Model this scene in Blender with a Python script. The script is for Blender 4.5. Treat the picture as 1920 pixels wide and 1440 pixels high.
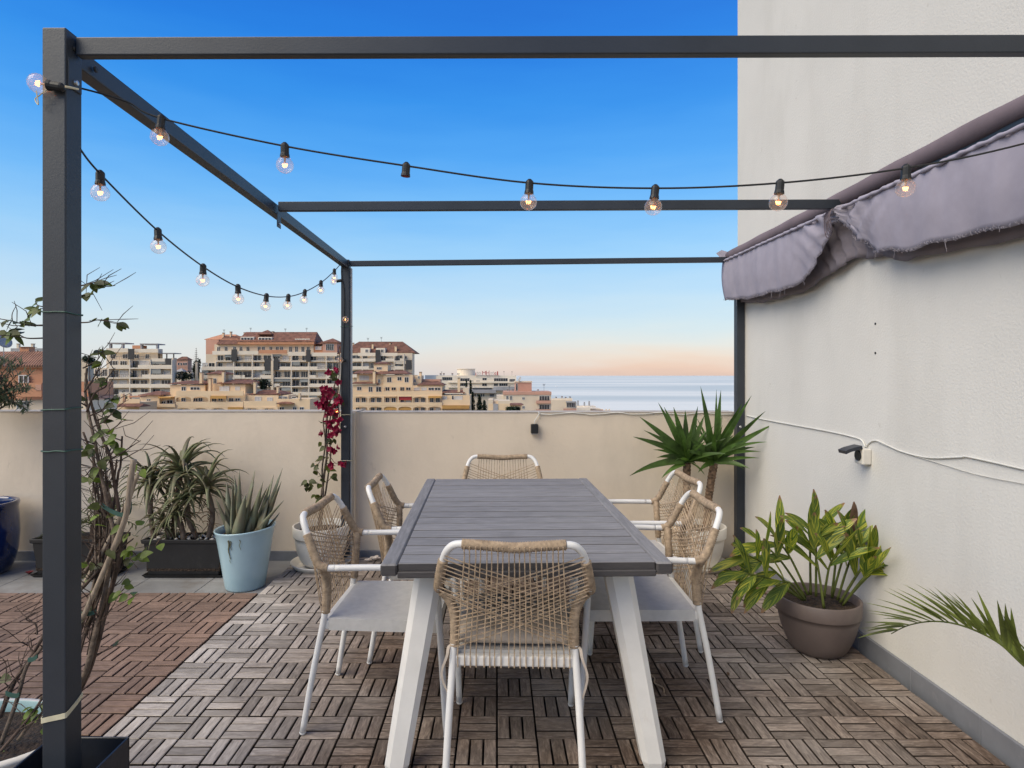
import bpy, bmesh, math, random
from mathutils import Vector, Matrix
for o in list(bpy.data.objects): bpy.data.objects.remove(o, do_unlink=True)
S = bpy.context.scene; COL = S.collection
rad = math.radians; PI = math.pi
# ------------------------------------------------------------------ camera, sky, sun, exposure
F, CX, CY, EYE = 1123.0, 932.0, 704.0, 1.37      # focal length and principal point measured in the photograph
cam = bpy.data.cameras.new('camera'); co = bpy.data.objects.new('camera', cam); COL.objects.link(co)
co.location = (0, 0, EYE); co.rotation_euler = (rad(90), 0, 0)
cam.sensor_width = 36.0; cam.lens = F / 1920 * 36
cam.shift_x = (960 - CX) / 1920; cam.shift_y = (CY - 720) / 1920
cam.clip_start = 0.05; cam.clip_end = 200000
S.camera = co
SUN_EL, SUN_AZ = 46.0, 236.0          # soft evening glow from behind and left of the camera (azimuth from +Y, clockwise)
W = bpy.data.worlds.new('World'); S.world = W; W.use_nodes = True
wn, wl = W.node_tree.nodes, W.node_tree.links
wn.clear()
w_out = wn.new('ShaderNodeOutputWorld'); w_bg = wn.new('ShaderNodeBackground'); w_bg2 = wn.new('ShaderNodeBackground')
w_add = wn.new('ShaderNodeAddShader'); w_tc = wn.new('ShaderNodeTexCoord'); w_sep = wn.new('ShaderNodeSeparateXYZ')
w_ramp = wn.new('ShaderNodeValToRGB'); w_sky = wn.new('ShaderNodeTexSky')
w_sky.sky_type = 'NISHITA'; w_sky.sun_disc = False
w_sky.sun_elevation = rad(6); w_sky.sun_rotation = rad(SUN_AZ)
w_bg2.inputs['Strength'].default_value = 0.03
def srgb(r, g, b):
    f = lambda c: c / 12.92 if c <= 0.04045 else ((c + 0.055) / 1.055) ** 2.4
    return (f(r / 255), f(g / 255), f(b / 255), 1)
stops = [(0.0, (224, 196, 184)), (0.012, (231, 203, 189)), (0.03, (230, 217, 209)), (0.05, (220, 224, 226)), (0.08, (203, 222, 235)), (0.13, (182, 215, 242)), (0.20, (148, 202, 246)),
         (0.27, (108, 182, 246)), (0.34, (70, 161, 242)), (0.41, (36, 141, 234)), (0.475, (8, 123, 226)), (0.54, (0, 109, 216)), (0.75, (0, 84, 174)), (1.0, (0, 66, 142))]
el = w_ramp.color_ramp.elements
el[0].position = 0; el[0].color = srgb(*stops[0][1]); el[1].position = 1; el[1].color = srgb(*stops[-1][1])
for p, c in stops[1:-1]:
    e = el.new(p); e.color = srgb(*c)
wl.new(w_tc.outputs['Generated'], w_sep.inputs[0])
# thin streaks of evening cloud low over the sea
w_map = wn.new('ShaderNodeMapping'); w_map.inputs['Scale'].default_value = (4, 4, 26)
w_noise = wn.new('ShaderNodeTexNoise'); w_noise.inputs['Scale'].default_value = 1.3; w_noise.inputs['Detail'].default_value = 4
w_mr = wn.new('ShaderNodeMapRange'); w_mr.inputs[1].default_value = 0.35; w_mr.inputs[2].default_value = 0.7
w_mr.inputs[3].default_value = -0.007; w_mr.inputs[4].default_value = 0.010
w_ad = wn.new('ShaderNodeMath'); w_ad.operation = 'ADD'
wl.new(w_tc.outputs['Generated'], w_map.inputs[0]); wl.new(w_map.outputs[0], w_noise.inputs['Vector'])
wl.new(w_noise.outputs[0], w_mr.inputs[0]); wl.new(w_mr.outputs[0], w_ad.inputs[1])
wl.new(w_sep.outputs['Z'], w_ad.inputs[0]); wl.new(w_ad.outputs[0], w_ramp.inputs[0])
# the pink twilight arch stands opposite the low sun, to the right; leftwards it fades to pale blue
w_ramp2 = wn.new('ShaderNodeValToRGB'); el2 = w_ramp2.color_ramp.elements; pale = [(0.0, (214, 218, 222)), (0.02, (220, 222, 223)), (0.045, (214, 223, 229))] + stops[4:]
el2[0].position = 0; el2[0].color = srgb(*pale[0][1]); el2[1].position = 1; el2[1].color = srgb(*pale[-1][1])
for p, c in pale[1:-1]:
    e = el2.new(p); e.color = srgb(*c)
w_az = wn.new('ShaderNodeMapRange'); w_az.interpolation_type = 'SMOOTHSTEP'; w_az.inputs[1].default_value = -0.32; w_az.inputs[2].default_value = 0.26; wl.new(w_sep.outputs['X'], w_az.inputs[0])
w_mix = wn.new('ShaderNodeMix'); w_mix.data_type = 'RGBA'; wl.new(w_ad.outputs[0], w_ramp2.inputs[0])
wl.new(w_az.outputs[0], w_mix.inputs[0]); wl.new(w_ramp2.outputs[0], w_mix.inputs[6]); wl.new(w_ramp.outputs[0], w_mix.inputs[7])
wl.new(w_mix.outputs[2], w_bg.inputs[0]); wl.new(w_sky.outputs[0], w_bg2.inputs[0])
wl.new(w_bg.outputs[0], w_add.inputs[0]); wl.new(w_bg2.outputs[0], w_add.inputs[1]); wl.new(w_add.outputs[0], w_out.inputs[0])
w_bg.inputs['Strength'].default_value = 0.97
sl = bpy.data.lights.new('sun', 'SUN'); sl.energy = 4.1; sl.angle = rad(52); sl.color = (1.0, 0.89, 0.69)
so = bpy.data.objects.new('sun', sl); COL.objects.link(so)
sd = Vector((math.sin(rad(SUN_AZ)) * math.cos(rad(SUN_EL)), math.cos(rad(SUN_AZ)) * math.cos(rad(SUN_EL)), math.sin(rad(SUN_EL))))
so.rotation_euler = sd.to_track_quat('Z', 'Y').to_euler(); so.location = (-4, -6, 6)
S.render.engine = 'CYCLES'
S.view_settings.view_transform = 'Standard'; S.view_settings.look = 'None'
S.view_settings.exposure = 0.0; S.view_settings.gamma = 1.0; S.view_settings.use_curve_mapping = False

# ------------------------------------------------------------------ helpers
def P(x, y, d): return Vector(((x - CX) * d / F, d, EYE - (y - CY) * d / F))   # pixel of the photo at a depth -> place
ORG = {}
def org(o): return ORG.get(o.name, Vector((0, 0, 0))) if o else Vector((0, 0, 0))
class MB:
    def __init__(s): s.v = []; s.f = []; s.uv = []; s.m = []
    def add(s, vs, fs, uv=None, mi=0):
        b = len(s.v); s.v += [Vector(q) for q in vs]; s.f += [tuple(i + b for i in f) for f in fs]
        s.m += [mi] * len(fs); s.uv += list(uv) if uv else [(0, 0)] * len(vs); return s
    def box(s, x0, x1, y0, y1, z0, z1, mi=0):
        v = [(x, y, z) for z in (z0, z1) for y in (y0, y1) for x in (x0, x1)]
        return s.add(v, [(0, 2, 3, 1), (4, 5, 7, 6), (0, 1, 5, 4), (2, 6, 7, 3), (0, 4, 6, 2), (1, 3, 7, 5)], None, mi)
    def bm(s, bm, mi=0):
        bm.verts.ensure_lookup_table(); bm.verts.index_update()
        s.add([v.co.copy() for v in bm.verts], [[v.index for v in f.verts] for f in bm.faces], None, mi); bm.free(); return s
    def cbox(s, x0, x1, y0, y1, z0, z1, ch=0.003, seg=1, mat=None, mi=0):
        bm = bmesh.new(); bmesh.ops.create_cube(bm, size=1)
        for v in bm.verts: v.co = ((x0 + x1) / 2 + v.co.x * (x1 - x0), (y0 + y1) / 2 + v.co.y * (y1 - y0), (z0 + z1) / 2 + v.co.z * (z1 - z0))
        bmesh.ops.bevel(bm, geom=list(bm.edges), offset=ch, segments=seg, affect='EDGES', profile=0.5)
        if mat: bmesh.ops.transform(bm, matrix=mat, verts=bm.verts)
        return s.bm(bm, mi)
    def hull(s, pts, mi=0):                       # 8 corner points: bottom 4 then top 4, each counter-clockwise
        return s.add(pts, [(3, 2, 1, 0), (4, 5, 6, 7), (0, 1, 5, 4), (1, 2, 6, 5), (2, 3, 7, 6), (3, 0, 4, 7)], None, mi)
    def tube(s, pts, r, n=8, cap=True, mi=0):
        pts = [Vector(p) for p in pts]; k = len(pts)
        rr = r if isinstance(r, (list, tuple)) else [r] * k
        t0 = (pts[1] - pts[0]).normalized()
        a = t0.cross(Vector((0, 0, 1)));
        if a.length < 1e-3: a = t0.cross(Vector((0, 1, 0)))
        a.normalize(); vs = []; uv = []; L = 0
        for i in range(k):
            t = (pts[min(i + 1, k - 1)] - pts[max(i - 1, 0)])
            t = t.normalized() if t.length > 1e-9 else t0
            a = a - t * a.dot(t); a.normalize(); b = t.cross(a)
            if i: L += (pts[i] - pts[i - 1]).length
            for j in range(n):
                q = 2 * PI * j / n
                vs.append(pts[i] + (a * math.cos(q) + b * math.sin(q)) * rr[i]); uv.append((L, j / n))
        fs = [(i * n + j, i * n + (j + 1) % n, (i + 1) * n + (j + 1) % n, (i + 1) * n + j) for i in range(k - 1) for j in range(n)]
        if cap: fs += [tuple(range(n - 1, -1, -1)), tuple((k - 1) * n + j for j in range(n))]
        return s.add(vs, fs, uv, mi)
    def lathe(s, prof, c=(0, 0, 0), n=32, sx=1, sy=1, tilt=None, mi=0, closed=False):
        vs = []; k = len(prof)
        for (r, z) in prof:
            for j in range(n):
                q = 2 * PI * j / n
                vs.append(Vector((c[0] + r * sx * math.cos(q), c[1] + r * sy * math.sin(q), c[2] + z + (tilt(q, r, z) if tilt else 0))))
        fs = [(i * n + j, i * n + (j + 1) % n, (i + 1) * n + (j + 1) % n, (i + 1) * n + j) for i in range(k - 1) for j in range(n)]
        if prof[0][0] > 1e-6 and not closed: fs.append(tuple(range(n - 1, -1, -1)))
        return s.add(vs, fs, None, mi)
    def blade(s, base, d, L, W, droop=0.6, seg=6, fold=0.25, shape='lance', twist=0.0, mi=0, up=None):
        base = Vector(base); d = Vector(d).normalized(); dn = Vector((0, 0, -1)); p = base.copy(); vs = []; uv = []
        side0 = d.cross(Vector((0, 0, 1))) if up is None else d.cross(up)
        if side0.length < 1e-3: side0 = Vector((1, 0, 0))
        side0.normalize()
        for i in range(seg + 1):
            t = i / seg
            if shape == 'lance': w = min(1, t * 5 + 0.35) * (1 - t ** 2.2)
            elif shape == 'leaf': w = math.sin(PI * min(1, t * 0.93 + 0.05)) ** 0.8
            elif shape == 'heart': w = max(0.0, math.sin(PI * (t ** 0.65))) ** 0.8 if 0 < t < 1 else 0.05
            else: w = 1 - t
            w = max(w, 0.02) * W / 2
            side = side0 - d * side0.dot(d); side.normalize(); nrm = side.cross(d)
            if twist: side = side * math.cos(twist * t) + nrm * math.sin(twist * t); nrm = side.cross(d)
            vs += [p - side * w + nrm * w * fold, p, p + side * w + nrm * w * fold]
            uv += [(0, t), (0.5, t), (1, t)]
            d = (d + dn * droop / seg * (0.4 + 1.2 * t)).normalized(); p = p + d * (L / seg)
        fs = []
        for i in range(seg):
            b = i * 3; fs += [(b, b + 1, b + 4, b + 3), (b + 1, b + 2, b + 5, b + 4)]
        return s.add(vs, fs, uv, mi)
    def fleshy(s, base, d, L, W, droop=0.3, seg=7, th=0.35, mi=0, mid=0.12):   # thick tapering leaf, gutter on top
        p = Vector(base); d = Vector(d).normalized(); vs = []; uv = []
        side = d.cross(Vector((0, 0, 1)))
        if side.length < 1e-3: side = Vector((1, 0, 0))
        side.normalize()
        for i in range(seg + 1):
            t = i / seg; w = W / 2 * max(0.03, (1 - t) ** 0.75 * min(1, 0.8 + t * 1.2))
            sd_ = side - d * side.dot(d); sd_.normalize(); n = sd_.cross(d)
            vs += [p - sd_ * w + n * w * 0.25, p + n * w * (0.25 - mid * 2), p + sd_ * w + n * w * 0.25, p + sd_ * w * 0.6 - n * w * th, p - n * w * th * 1.5, p - sd_ * w * 0.6 - n * w * th]
            uv += [(0, t), (.5, t), (1, t), (.8, t), (.5, t), (.2, t)]
            d = (d + Vector((0, 0, -1)) * droop / seg * (0.3 + 1.4 * t)).normalized(); p = p + d * (L / seg)
        n6 = 6; fs = [(i * n6 + j, i * n6 + (j + 1) % n6, (i + 1) * n6 + (j + 1) % n6, (i + 1) * n6 + j) for i in range(seg) for j in range(n6)]
        fs.append(tuple(range(5, -1, -1))); fs.append(tuple(seg * n6 + j for j in range(6)))
        return s.add(vs, fs, uv, mi)
    def build(s, name, mat, parent=None, smooth=False, loc=None):
        o_ = org(parent); me = bpy.data.meshes.new(name)
        L0 = Vector(loc) if loc is not None else Vector((0, 0, 0))
        me.from_pydata([tuple(q - o_ - L0) for q in s.v], [], s.f)
        ul = me.uv_layers.new(name='UVMap')
        flat = []
        for lp in me.loops: flat += s.uv[lp.vertex_index]
        ul.data.foreach_set('uv', flat)
        for m_ in (mat if isinstance(mat, (list, tuple)) else [mat]): me.materials.append(m_)
        me.polygons.foreach_set('material_index', s.m)
        if smooth: me.polygons.foreach_set('use_smooth', [True] * len(me.polygons))
        me.update()
        ob = bpy.data.objects.new(name, me); COL.objects.link(ob)
        if parent: ob.parent = parent
        ob.location = L0; ORG[ob.name] = o_ + L0
        return ob
def tag(o, label=None, cat=None, group=None, kind=None):
    if label: o['label'] = label
    if cat: o['category'] = cat
    if group: o['group'] = group
    if kind: o['kind'] = kind
    return o
def thing(name, label, cat, loc=(0, 0, 0), group=None):
    o = bpy.data.objects.new(name, None); COL.objects.link(o); o.location = loc; o.empty_display_size = 0.1
    ORG[o.name] = Vector(loc); return tag(o, label, cat, group)
def copy_tree(o, parent=None):
    c = o.copy(); COL.objects.link(c); c.parent = parent
    for ch in list(o.children): copy_tree(ch, c)
    return c
def smooth_path(pts, n=6):
    pts = [Vector(p) for p in pts]; out = []
    for i in range(len(pts) - 1):
        p0 = pts[max(i - 1, 0)]; p1 = pts[i]; p2 = pts[i + 1]; p3 = pts[min(i + 2, len(pts) - 1)]
        for k in range(n):
            t = k / n
            out.append(0.5 * ((2 * p1) + (p2 - p0) * t + (2 * p0 - 5 * p1 + 4 * p2 - p3) * t * t + (3 * p1 - p0 - 3 * p2 + p3) * t ** 3))
    out.append(pts[-1]); return out
def resample(pts, step):
    pts = [Vector(p) for p in pts]; out = [pts[0]]; acc = 0
    for a, b in zip(pts, pts[1:]):
        L = (b - a).length
        if L < 1e-9: continue
        d = step - acc
        while d <= L: out.append(a + (b - a) * (d / L)); d += step
        acc = L - (d - step)
    return out
# ------------------------------------------------------------------ materials
M = {}
def mat(name, col, rough=0.6, var=0.12, scale=8.0, bump=0.0, bscale=None, spec=0.5, metal=0.0, objvar=0.0, huevar=None, stretch=None, coat=0.0, bdist=0.01):
    m = bpy.data.materials.new(name); m.use_nodes = True; nt = m.node_tree; N = nt.nodes; L = nt.links
    bs = N['Principled BSDF']; bs.inputs['Roughness'].default_value = rough; bs.inputs['Metallic'].default_value = metal
    bs.inputs['Specular IOR Level'].default_value = spec; bs.inputs['Coat Weight'].default_value = coat
    tc = N.new('ShaderNodeTexCoord'); mp = N.new('ShaderNodeMapping'); L.new(tc.outputs['Object'], mp.inputs[0])
    if stretch: mp.inputs['Scale'].default_value = stretch
    ns = N.new('ShaderNodeTexNoise'); ns.inputs['Scale'].default_value = scale; ns.inputs['Detail'].default_value = 5; ns.inputs['Roughness'].default_value = 0.6
    L.new(mp.outputs[0], ns.inputs['Vector'])
    mx = N.new('ShaderNodeMix'); mx.data_type = 'RGBA'
    c2 = huevar if huevar else tuple(c * (1 - 2.2 * var) for c in col)
    c1 = tuple(min(1, c * (1 + var)) for c in col)
    mx.inputs[6].default_value = (*c1, 1); mx.inputs[7].default_value = (*c2, 1)
    mr = N.new('ShaderNodeMapRange'); mr.inputs[1].default_value = 0.3; mr.inputs[2].default_value = 0.72
    L.new(ns.outputs[0], mr.inputs[0]); L.new(mr.outputs[0], mx.inputs[0])
    last = mx.outputs[2]
    if objvar:
        oi = N.new('ShaderNodeObjectInfo'); hs = N.new('ShaderNodeHueSaturation')
        r2 = N.new('ShaderNodeMapRange'); r2.inputs[3].default_value = 1 - objvar; r2.inputs[4].default_value = 1 + objvar
        L.new(oi.outputs['Random'], r2.inputs[0]); L.new(r2.outputs[0], hs.inputs['Value']); L.new(last, hs.inputs['Color']); last = hs.outputs[0]
    L.new(last, bs.inputs['Base Color'])
    if bump:
        nb = N.new('ShaderNodeTexNoise'); nb.inputs['Scale'].default_value = bscale or scale * 6; nb.inputs['Detail'].default_value = 4
        L.new(mp.outputs[0], nb.inputs['Vector']); bp = N.new('ShaderNodeBump'); bp.inputs['Strength'].default_value = bump; bp.inputs['Distance'].default_value = bdist
        L.new(nb.outputs[0], bp.inputs['Height']); L.new(bp.outputs[0], bs.inputs['Normal'])
    M[name] = m; return m
def nodes(m): return m.node_tree.nodes, m.node_tree.links, m.node_tree.nodes['Principled BSDF']
mat('plaster_white', (0.63, 0.62, 0.59), 0.9, 0.03, 1.3, 0.28, 95, spec=0.2, bdist=0.006)
mat('plaster_beige', (0.70, 0.605, 0.49), 0.9, 0.04, 1.6, 0.3, 26, spec=0.2, bdist=0.006)
mat('coping', (0.45, 0.40, 0.34), 0.85, 0.1, 6, 0.2)
mat('skirting', (0.20, 0.21, 0.235), 0.45, 0.08, 6, 0.05, objvar=0.08)
mat('floor_tile', (0.27, 0.27, 0.27), 0.55, 0.2, 2.4, 0.08, 30, objvar=0.06)
mat('grout', (0.16, 0.15, 0.14), 0.9, 0.2, 20)
mat('deck_base', (0.012, 0.011, 0.010), 0.8, 0.2, 20)
mat('anthracite', (0.030, 0.036, 0.046), 0.42, 0.10, 5, 0.04, 180, spec=0.45)
mat('steel', (0.55, 0.55, 0.55), 0.35, 0.1, 30, metal=0.9)
mat('aluminium', (0.50, 0.48, 0.45), 0.5, 0.1, 10, spec=0.4)
mat('white_powder', (0.74, 0.735, 0.72), 0.42, 0.03, 12, spec=0.45)
mat('cream_paint', (0.76, 0.74, 0.70), 0.5, 0.05, 7, spec=0.4)
mat('sling', (0.56, 0.545, 0.52), 0.85, 0.05, 30, 0.25, 500, bdist=0.002)
mat('cushion', (0.50, 0.43, 0.36), 0.95, 0.08, 18, 0.3, 160, bdist=0.003)
mat('rope', (0.40, 0.30, 0.205), 0.85, 0.22, 60, 0.4, 300, bdist=0.002)
mat('rope_fine', (0.46, 0.345, 0.235), 0.85, 0.25, 45)
mat('black_plastic', (0.010, 0.011, 0.012), 0.5, 0.15, 20)
mat('cable_black', (0.015, 0.015, 0.015), 0.5, 0.1, 20)
mat('cable_white', (0.66, 0.65, 0.61), 0.5, 0.06, 20)
mat('planter_black', (0.014, 0.0135, 0.0145), 0.55, 0.15, 9, 0.06, 90)
mat('planter_navy', (0.020, 0.024, 0.034), 0.4, 0.15, 9, 0.05, 90)
mat('pot_white', (0.70, 0.67, 0.61), 0.5, 0.06, 7, 0.05, 60)
mat('pot_brown', (0.135, 0.105, 0.095), 0.5, 0.1, 6, 0.05, 80)
mat('pot_glaze', (0.006, 0.018, 0.085), 0.12, 0.3, 5, coat=0.6)
mat('pot_teal', (0.22, 0.36, 0.38), 0.4, 0.12, 8)
mat('soil', (0.045, 0.028, 0.018), 0.95, 0.4, 40, 1.0, 90, bdist=0.02)
mat('pebble', (0.62, 0.57, 0.51), 0.7, 0.15, 30, objvar=0.15)
mat('bark', (0.085, 0.056, 0.042), 0.85, 0.3, 30, 0.5, 90)
mat('bark_grey', (0.145, 0.108, 0.082), 0.85, 0.3, 30, 0.5, 120)
mat('bamboo', (0.33, 0.265, 0.20), 0.7, 0.25, 25, 0.2, 100, stretch=(6, 6, 1))
mat('trunk_yucca', (0.20, 0.125, 0.075), 0.9, 0.4, 30, 1.0, 60)
mat('aloe', (0.135, 0.165, 0.105), 0.5, 0.2, 14, objvar=0.22, huevar=(0.15, 0.115, 0.075))
mat('aloe_tree', (0.098, 0.130, 0.058), 0.5, 0.25, 14, objvar=0.3, huevar=(0.125, 0.085, 0.050))
mat('leaf_dry', (0.20, 0.12, 0.075), 0.8, 0.3, 14, objvar=0.3)
mat('yucca_leaf', (0.070, 0.130, 0.028), 0.42, 0.3, 10, objvar=0.3)
mat('leaf_dark', (0.068, 0.085, 0.018), 0.5, 0.3, 14, objvar=0.35)
mat('leaf_fresh', (0.13, 0.19, 0.028), 0.5, 0.3, 14, objvar=0.35)
mat('palm_leaf', (0.165, 0.20, 0.05), 0.5, 0.25, 12, objvar=0.25)
mat('olive_leaf', (0.105, 0.135, 0.075), 0.6, 0.4, 22)
mat('bract', (0.28, 0.010, 0.050), 0.7, 0.3, 22, objvar=0.35)
mat('tie_green', (0.035, 0.095, 0.075), 0.6, 0.1, 20)
mat('strap_cream', (0.60, 0.56, 0.40), 0.7, 0.1, 20)
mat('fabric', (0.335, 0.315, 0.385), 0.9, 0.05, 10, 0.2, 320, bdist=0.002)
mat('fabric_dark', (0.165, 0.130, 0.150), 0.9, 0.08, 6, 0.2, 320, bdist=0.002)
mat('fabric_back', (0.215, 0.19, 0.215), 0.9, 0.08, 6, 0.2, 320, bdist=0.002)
mat('fray', (0.34, 0.32, 0.37), 0.95, 0.2, 120)
mat('shell', (0.72, 0.64, 0.57), 0.6, 0.1, 20)
mat('red_petal', (0.22, 0.03, 0.03), 0.8, 0.2, 20)
# buildings far off
mat('far_cream', (0.73, 0.595, 0.43), 0.9, 0.06, 0.15)
mat('far_white', (0.80, 0.695, 0.55), 0.9, 0.06, 0.15)
mat('far_yellow', (0.79, 0.585, 0.365), 0.9, 0.06, 0.15)
mat('far_pink', (0.56, 0.31, 0.22), 0.9, 0.08, 0.15)
mat('far_orange', (0.56, 0.27, 0.15), 0.9, 0.08, 0.3)
mat('far_grey', (0.36, 0.35, 0.345), 0.9, 0.1, 0.2)
mat('far_bluegrey', (0.28, 0.33, 0.40), 0.8, 0.1, 0.2)
mat('far_glass', (0.035, 0.040, 0.048), 0.12, 0.3, 0.8, spec=0.6)
mat('far_shutter', (0.60, 0.56, 0.51), 0.8, 0.05, 0.3)
mat('far_rail', (0.045, 0.043, 0.042), 0.6, 0.1, 1)
mat('far_awning', (0.55, 0.30, 0.09), 0.9, 0.08, 0.5, objvar=0.15)
mat('far_blind', (0.33, 0.33, 0.30), 0.9, 0.08, 0.5, objvar=0.2)
mat('far_frame', (0.68, 0.66, 0.62), 0.6, 0.04, 1)
mat('sign_red', (0.40, 0.03, 0.03), 0.6, 0.1, 1)
mat('sign_pale', (0.45, 0.40, 0.36), 0.6, 0.1, 1)
mat('far_tree', (0.030, 0.050, 0.022), 0.8, 0.4, 0.9, objvar=0.2)
mat('far_ground', (0.10, 0.09, 0.06), 0.95, 0.4, 0.03, huevar=(0.05, 0.065, 0.03))
# roof tiles: rows of half-round tiles running down the slope
def roofmat(name, col, freq):
    m = mat(name, col, 0.85, 0.25, 0.6, objvar=0.12); N, L, bs = nodes(m)
    tc = N.new('ShaderNodeTexCoord'); wv = N.new('ShaderNodeTexWave'); wv.inputs['Scale'].default_value = freq; wv.inputs['Distortion'].default_value = 0.6
    bp = N.new('ShaderNodeBump'); bp.inputs['Strength'].default_value = 0.8; bp.inputs['Distance'].default_value = 0.15
    L.new(tc.outputs['Object'], wv.inputs['Vector']); L.new(wv.outputs['Fac'], bp.inputs['Height']); L.new(bp.outputs[0], bs.inputs['Normal'])
roofmat('far_roof', (0.255, 0.118, 0.075), 1.2)
roofmat('near_roof', (0.30, 0.15, 0.10), 1.1)
# deck wood: grain along each slat, its own shade per slat, bleaching in large patches
def woodmat(name, dark, mid, pale, patch, pale_x=None, vmin=0.6, vmax=1.2):
    m = bpy.data.materials.new(name); m.use_nodes = True; N, L, bs = nodes(m); bs.inputs['Roughness'].default_value = 0.8; bs.inputs['Specular IOR Level'].default_value = 0.3
    uv = N.new('ShaderNodeUVMap'); oi = N.new('ShaderNodeObjectInfo'); ge = N.new('ShaderNodeNewGeometry')
    sm = N.new('ShaderNodeMath'); sm.operation = 'ADD'; L.new(oi.outputs['Random'], sm.inputs[0]); L.new(ge.outputs['Random Per Island'], sm.inputs[1])
    fr = N.new('ShaderNodeMath'); fr.operation = 'FRACT'; L.new(sm.outputs[0], fr.inputs[0])
    mu = N.new('ShaderNodeMath'); mu.operation = 'MULTIPLY'; mu.inputs[1].default_value = 173.0; L.new(fr.outputs[0], mu.inputs[0])
    cb = N.new('ShaderNodeCombineXYZ'); L.new(mu.outputs[0], cb.inputs[2]); L.new(mu.outputs[0], cb.inputs[0])
    ad = N.new('ShaderNodeVectorMath'); ad.operation = 'ADD'; L.new(uv.outputs[0], ad.inputs[0]); L.new(cb.outputs[0], ad.inputs[1])
    mp = N.new('ShaderNodeMapping'); mp.inputs['Scale'].default_value = (1.6, 7, 1); L.new(ad.outputs[0], mp.inputs[0])
    n1 = N.new('ShaderNodeTexNoise'); n1.inputs['Scale'].default_value = 1.6; n1.inputs['Detail'].default_value = 7; n1.inputs['Roughness'].default_value = 0.7; n1.inputs['Distortion'].default_value = 0.6
    L.new(mp.outputs[0], n1.inputs['Vector'])
    cr = N.new('ShaderNodeValToRGB'); e = cr.color_ramp.elements; e[0].position = 0.30; e[0].color = (*dark, 1); e[1].position = 0.72; e[1].color = (*pale, 1)
    q = e.new(0.5); q.color = (*mid, 1); L.new(n1.outputs[0], cr.inputs[0])
    n2 = N.new('ShaderNodeTexNoise'); n2.inputs['Scale'].default_value = 1.1; n2.inputs['Detail'].default_value = 3; L.new(ge.outputs['Position'], n2.inputs['Vector'])
    sp = N.new('ShaderNodeSeparateXYZ'); L.new(ge.outputs['Position'], sp.inputs[0])
    r1 = N.new('ShaderNodeMapRange'); r1.inputs[1].default_value = 0.42; r1.inputs[2].default_value = 0.66; r1.inputs[3].default_value = 0.0; r1.inputs[4].default_value = 0.55; L.new(n2.outputs[0], r1.inputs[0])
    fac = r1.outputs[0]
    if pale_x:
        r2 = N.new('ShaderNodeMapRange'); r2.inputs[1].default_value = pale_x[0]; r2.inputs[2].default_value = pale_x[1]; r2.inputs[3].default_value = 0.75; r2.inputs[4].default_value = 0.0
        L.new(sp.outputs[0], r2.inputs[0]); aa = N.new('ShaderNodeMath'); aa.operation = 'ADD'; aa.use_clamp = True; L.new(fac, aa.inputs[0]); L.new(r2.outputs[0], aa.inputs[1]); fac = aa.outputs[0]
    mx = N.new('ShaderNodeMix'); mx.data_type = 'RGBA'; mx.inputs[7].default_value = (*patch, 1); L.new(cr.outputs[0], mx.inputs[6])
    gr = N.new('ShaderNodeMath'); gr.operation = 'MULTIPLY'; L.new(fac, gr.inputs[0]); L.new(n1.outputs[0], gr.inputs[1]); g2 = N.new('ShaderNodeMath'); g2.operation = 'MULTIPLY'; g2.inputs[1].default_value = 1.6; g2.use_clamp = True
    L.new(gr.outputs[0], g2.inputs[0]); L.new(g2.outputs[0], mx.inputs[0])
    hs = N.new('ShaderNodeHueSaturation'); rv = N.new('ShaderNodeMapRange'); rv.inputs[3].default_value = vmin; rv.inputs[4].default_value = vmax
    L.new(fr.outputs[0], rv.inputs[0]); L.new(rv.outputs[0], hs.inputs['Value']); L.new(mx.outputs[2], hs.inputs['Color']); L.new(hs.outputs[0], bs.inputs['Base Color'])
    bp = N.new('ShaderNodeBump'); bp.inputs['Strength'].default_value = 0.5; bp.inputs['Distance'].default_value = 0.002; L.new(n1.outputs[0], bp.inputs['Height']); L.new(bp.outputs[0], bs.inputs['Normal'])
    M[name] = m
woodmat('deck_grey', (0.055, 0.036, 0.026), (0.138, 0.097, 0.073), (0.33, 0.25, 0.195), (0.50, 0.46, 0.42), (-1.5, -0.55), 0.6, 1.18)
woodmat('deck_red', (0.112, 0.078, 0.062), (0.20, 0.137, 0.107), (0.29, 0.213, 0.172), (0.34, 0.215, 0.155), None, 0.75, 1.15)
woodmat('table_wood', (0.160, 0.156, 0.160), (0.215, 0.210, 0.215), (0.30, 0.294, 0.30), (0.265, 0.26, 0.265), None, 0.93, 1.07)
mat('deck_grey_side', (0.040, 0.027, 0.020), 0.9, 0.3, 30)  # slat flanks: shade of the gaps put into the colour
mat('deck_red_side', (0.050, 0.028, 0.020), 0.9, 0.3, 30)  # same painted gap shade for the reddish slats
mat('table_edge', (0.062, 0.057, 0.058), 0.6, 0.1, 14, 0.15, 60, stretch=(1, 8, 8))  # shade of the board grooves put into this darker side tone
# glossy light blue plastic pot with green run-off stains below the rim
m = mat('pot_blue', (0.37, 0.53, 0.60), 0.22, 0.04, 5, coat=0.3)
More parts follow.
